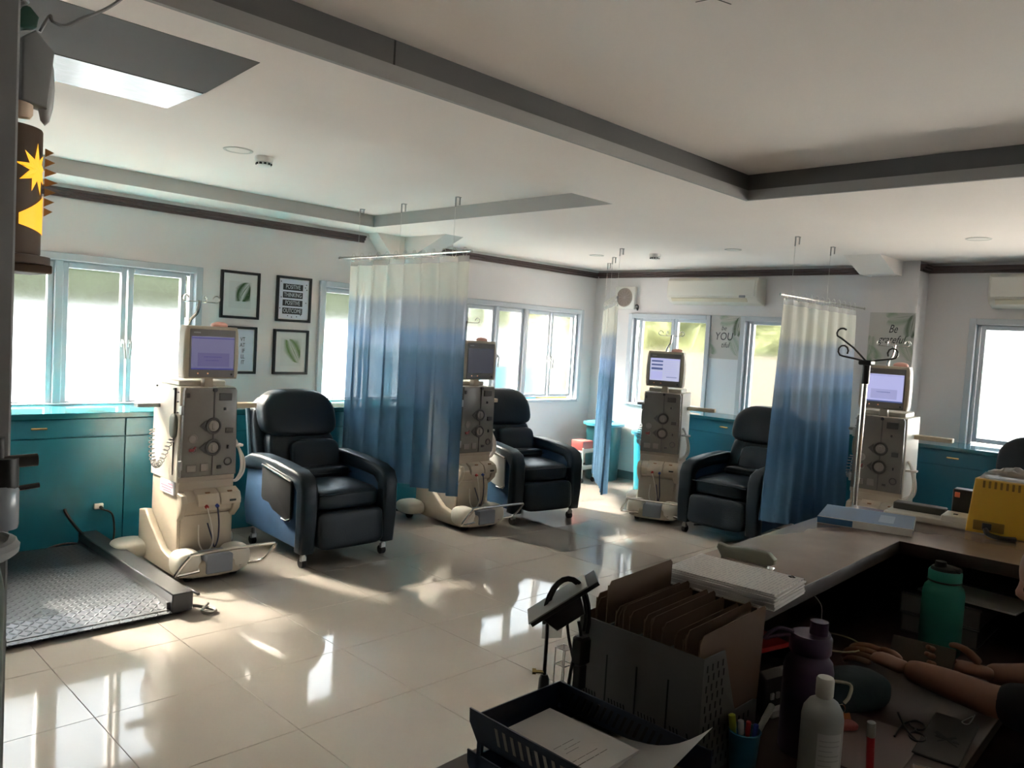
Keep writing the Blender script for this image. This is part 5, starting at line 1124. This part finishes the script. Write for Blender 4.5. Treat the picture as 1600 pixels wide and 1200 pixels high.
# ================================================================ SEATED PERSON at the right edge
def skin_mesh(V, E, Rr, sub=1, root=0):
    o = skin('tmp', V, E, Rr, M_SKIN, sub=sub, root=root); me = o.data; bpy.data.objects.remove(o); return me
def chain(n, off=0): return [(off + i, off + i + 1) for i in range(n - 1)]
PX, PY = 2.44, .08
V = [(PX, PY, .52), (PX, PY + .03, .68), (PX, PY + .09, .84), (PX, PY + .14, .95), (PX, PY + .22, 1.02),           # 0-4 spine to neck
     (PX - .17, PY + .13, .945), (PX - .20, PY + .23, .86), (PX - .19, PY + .395, .838), (PX - .19, PY + .50, .848), (PX - .185, PY + .61, .850),   # 5-9 near arm
     (PX + .17, PY + .13, .945), (PX + .20, PY + .25, .87), (PX + .17, PY + .36, .815), (PX + .08, PY + .41, .822), (PX + .005, PY + .455, .838),        # 10-14 far arm
     (PX - .10, PY, .52), (PX - .11, PY + .38, .53), (PX - .11, PY + .40, .30), (PX - .11, PY + .41, .08), (PX - .11, PY + .53, .045),
     (PX + .10, PY, .52), (PX + .11, PY + .38, .53), (PX + .11, PY + .40, .30), (PX + .11, PY + .41, .08), (PX + .11, PY + .53, .045)]
Ee = [(0, 1), (1, 2), (2, 3), (3, 4), (3, 5), (5, 6), (6, 7), (7, 8), (8, 9), (3, 10), (10, 11), (11, 12), (12, 13), (13, 14), (0, 15), (15, 16), (16, 17), (17, 18), (18, 19), (0, 20), (20, 21), (21, 22), (22, 23), (23, 24)]
Rr = [.11, .10, .10, .075, .046, .055, .050, .043, .040, .029, .055, .050, .043, .038, .029, .085, .065, .048, .038, .03, .085, .065, .048, .038, .03]
bb = B(); bb.from_mesh(skin_mesh(V, Ee, Rr, 2))
def addmesh(me, mtx=None):
    n0 = len(bb.verts); bb.from_mesh(me); bb.verts.ensure_lookup_table()
    if mtx is not None:
        for v in bb.verts[n0:]: v.co = mtx @ v.co
def hand(w, f, side, up, curl):
    """w wrist, f forward, side towards the thumb, up back of hand"""
    w, f, side, up = Vector(w), Vector(f).normalized(), Vector(side).normalized(), Vector(up).normalized()
    P = lambda a, b, c: tuple(w + f * a + side * b + up * c)
    addmesh(skin_mesh([P(-.02, 0, 0), P(.02, 0, 0), P(.055, .004, 0), P(.09, 0, 0)], chain(4), [(.026, .022), (.030, .018), (.040, .016), (.038, .014)], 1))
    for b, ln, dl in ((.030, .070, 0), (.010, .080, .006), (-.011, .074, .003), (-.030, .058, -.004)):
        pts = [P(.075, b, 0)]; a = 0; p = Vector(pts[0]); seg = [.03, ln * .45, ln * .32, ln * .28]
        for k, s_ in enumerate(seg):
            a += 0 if k == 0 else R(curl); p = p + (f * math.cos(a) - up * math.sin(a)) * s_; pts.append(tuple(p))
        addmesh(skin_mesh(pts, chain(len(pts)), [.0095, .0095, .009, .008, .0065], 1))
    addmesh(skin_mesh([P(.015, .018, -.004), P(.045, .045, -.012), P(.075, .055, -.018), P(.098, .050, -.022)], chain(4), [.014, .0115, .0095, .0075], 1))
hand(V[9], (.15, 1, .02), (1, -.1, .5), (-.4, 0, 1), 14)
hand(V[14], (-.55, .80, .10), (.4, .3, .8), (.5, .3, -.3), 20)
# head with face
hc = Vector((PX, PY + .30, 1.125))
def head_xf(w, q):
    d = w - hc; x, y, z = d
    if z < 0: y *= 1 - .25 * (-z / .11); x *= 1 - .30 * (-z / .11)
    if y > 0:
        y += .026 * math.exp(-((x / .014) ** 2 + ((z + .012) / .026) ** 2))                     # nose
        y -= .012 * sum(math.exp(-(((x - s * .032) / .018) ** 2 + ((z - .012) / .012) ** 2)) for s in (-1, 1))   # sockets
        y += .007 * math.exp(-((x / .024) ** 2 + ((z + .055) / .010) ** 2)) + .008 * math.exp(-((x / .03) ** 2 + ((z + .088) / .018) ** 2))
    v = Vector((x, y, z)); v.rotate(Matrix.Rotation(R(-22), 3, 'X')); return hc + v
hb = B(); pillow(hb, hc - Vector((.076, .096, .115)), hc + Vector((.076, .096, .115)), 2.3, 20, xf=head_xf)
hm = bpy.data.meshes.new('head'); hb.to_mesh(hm); hb.free(); addmesh(hm)
for s in (-1, 1):
    eb = B(); torus(eb, (hc.x + s * .074, hc.y - .01, hc.z - .005), 'x', .022, .009, 14, 6); em = bpy.data.meshes.new('ear'); eb.to_mesh(em); eb.free(); addmesh(em)
person = ob('person', bb, M_SKIN, ang=80); tag(person, 'seated person in a black shirt at the right edge, looking at a phone', 'person')
t = B(); 
for s in (-1, 1): ball(t, tuple(hc + Vector((s * .031, .074, -.028))), .011, 10)
ob('eye', t, mat('eye_dark', (0.05, 0.04, 0.035), 0.2), person)
t = B(); pillow(t, hc - Vector((.086, .108, .085)), hc + Vector((.086, .055, .130)), 2.3, 14, xf=lambda w, q: (w.x, w.y - .02, w.z + .012)); ball(t, tuple(hc + Vector((0, -.12, -.02))), (.045, .05, .045), 12); ob('hair', t, M_HAIR, person, ang=80)
sh = skin('shirt', V[:8] + V[10:13], [(0, 1), (1, 2), (2, 3), (3, 4), (3, 5), (5, 6), (6, 7), (3, 8), (8, 9), (9, 10)], [.152, .150, .158, .135, .066, .088, .068, .058, .088, .068, .058], M_SHIRT, person, 2)
tr = skin('trousers', [V[0]] + V[15:19] + V[20:24], [(0, 1), (1, 2), (2, 3), (3, 4), (0, 5), (5, 6), (6, 7), (7, 8)], [.15, .10, .08, .062, .05, .10, .08, .062, .05], M_BLACKM, person, 2)
for s in (-1, 1):
    t = B(); pillow(t, (PX + s * .11 - .045, PY + .35, 0), (PX + s * .11 + .045, PY + .60, .075), 3, 8); ob('shoe', t, M_BLACK, person, ang=60)
r = thing('office_stool', 'round black stool under the seated person', 'stool', (PX, PY, 0))
t = B(); lathe(t, [(.03, .05), (.03, .36), (.16, .37), (.17, .39), (.165, .40)], n=28); ob('stool_seat', t, M_BLACK, r)
t = B()
for k in range(5): tube(t, [(0, 0, .07), (.22 * math.cos(R(72 * k)), .22 * math.sin(R(72 * k)), .03)], .018, 8)
ob('stool_foot', t, M_BLACK, r)
# phone held in both hands
r = thing('phone', 'dark phone in a brown case held by the seated person', 'phone', (PX - .085, PY + .60, .866), R(-82))
t = B(); box(t, (-.075, -.006, -.036), (.085, .006, .036), .005, 2); ob('phone_case', t, mat('case_brown', (0.05, 0.036, 0.02), 0.5), r)
t = B(); box(t, (-.07, .0058, -.032), (.08, .0068, .032), .002, 1); ob('phone_glass', t, M_BLACK, r)
r.rotation_euler = (R(-35), 0, R(-82))
t = B(); tube(t, spline([(PX - .19, PY + .43, .79), (PX - .20, PY + .44, .765), (PX - .18, PY + .46, .757), (PX - .165, PY + .44, .775)], 5), .0016, 5); tag(ob('earphone_wire', t, M_LGREY), 'thin pale earphone wire hanging below the sleeve', 'cable')
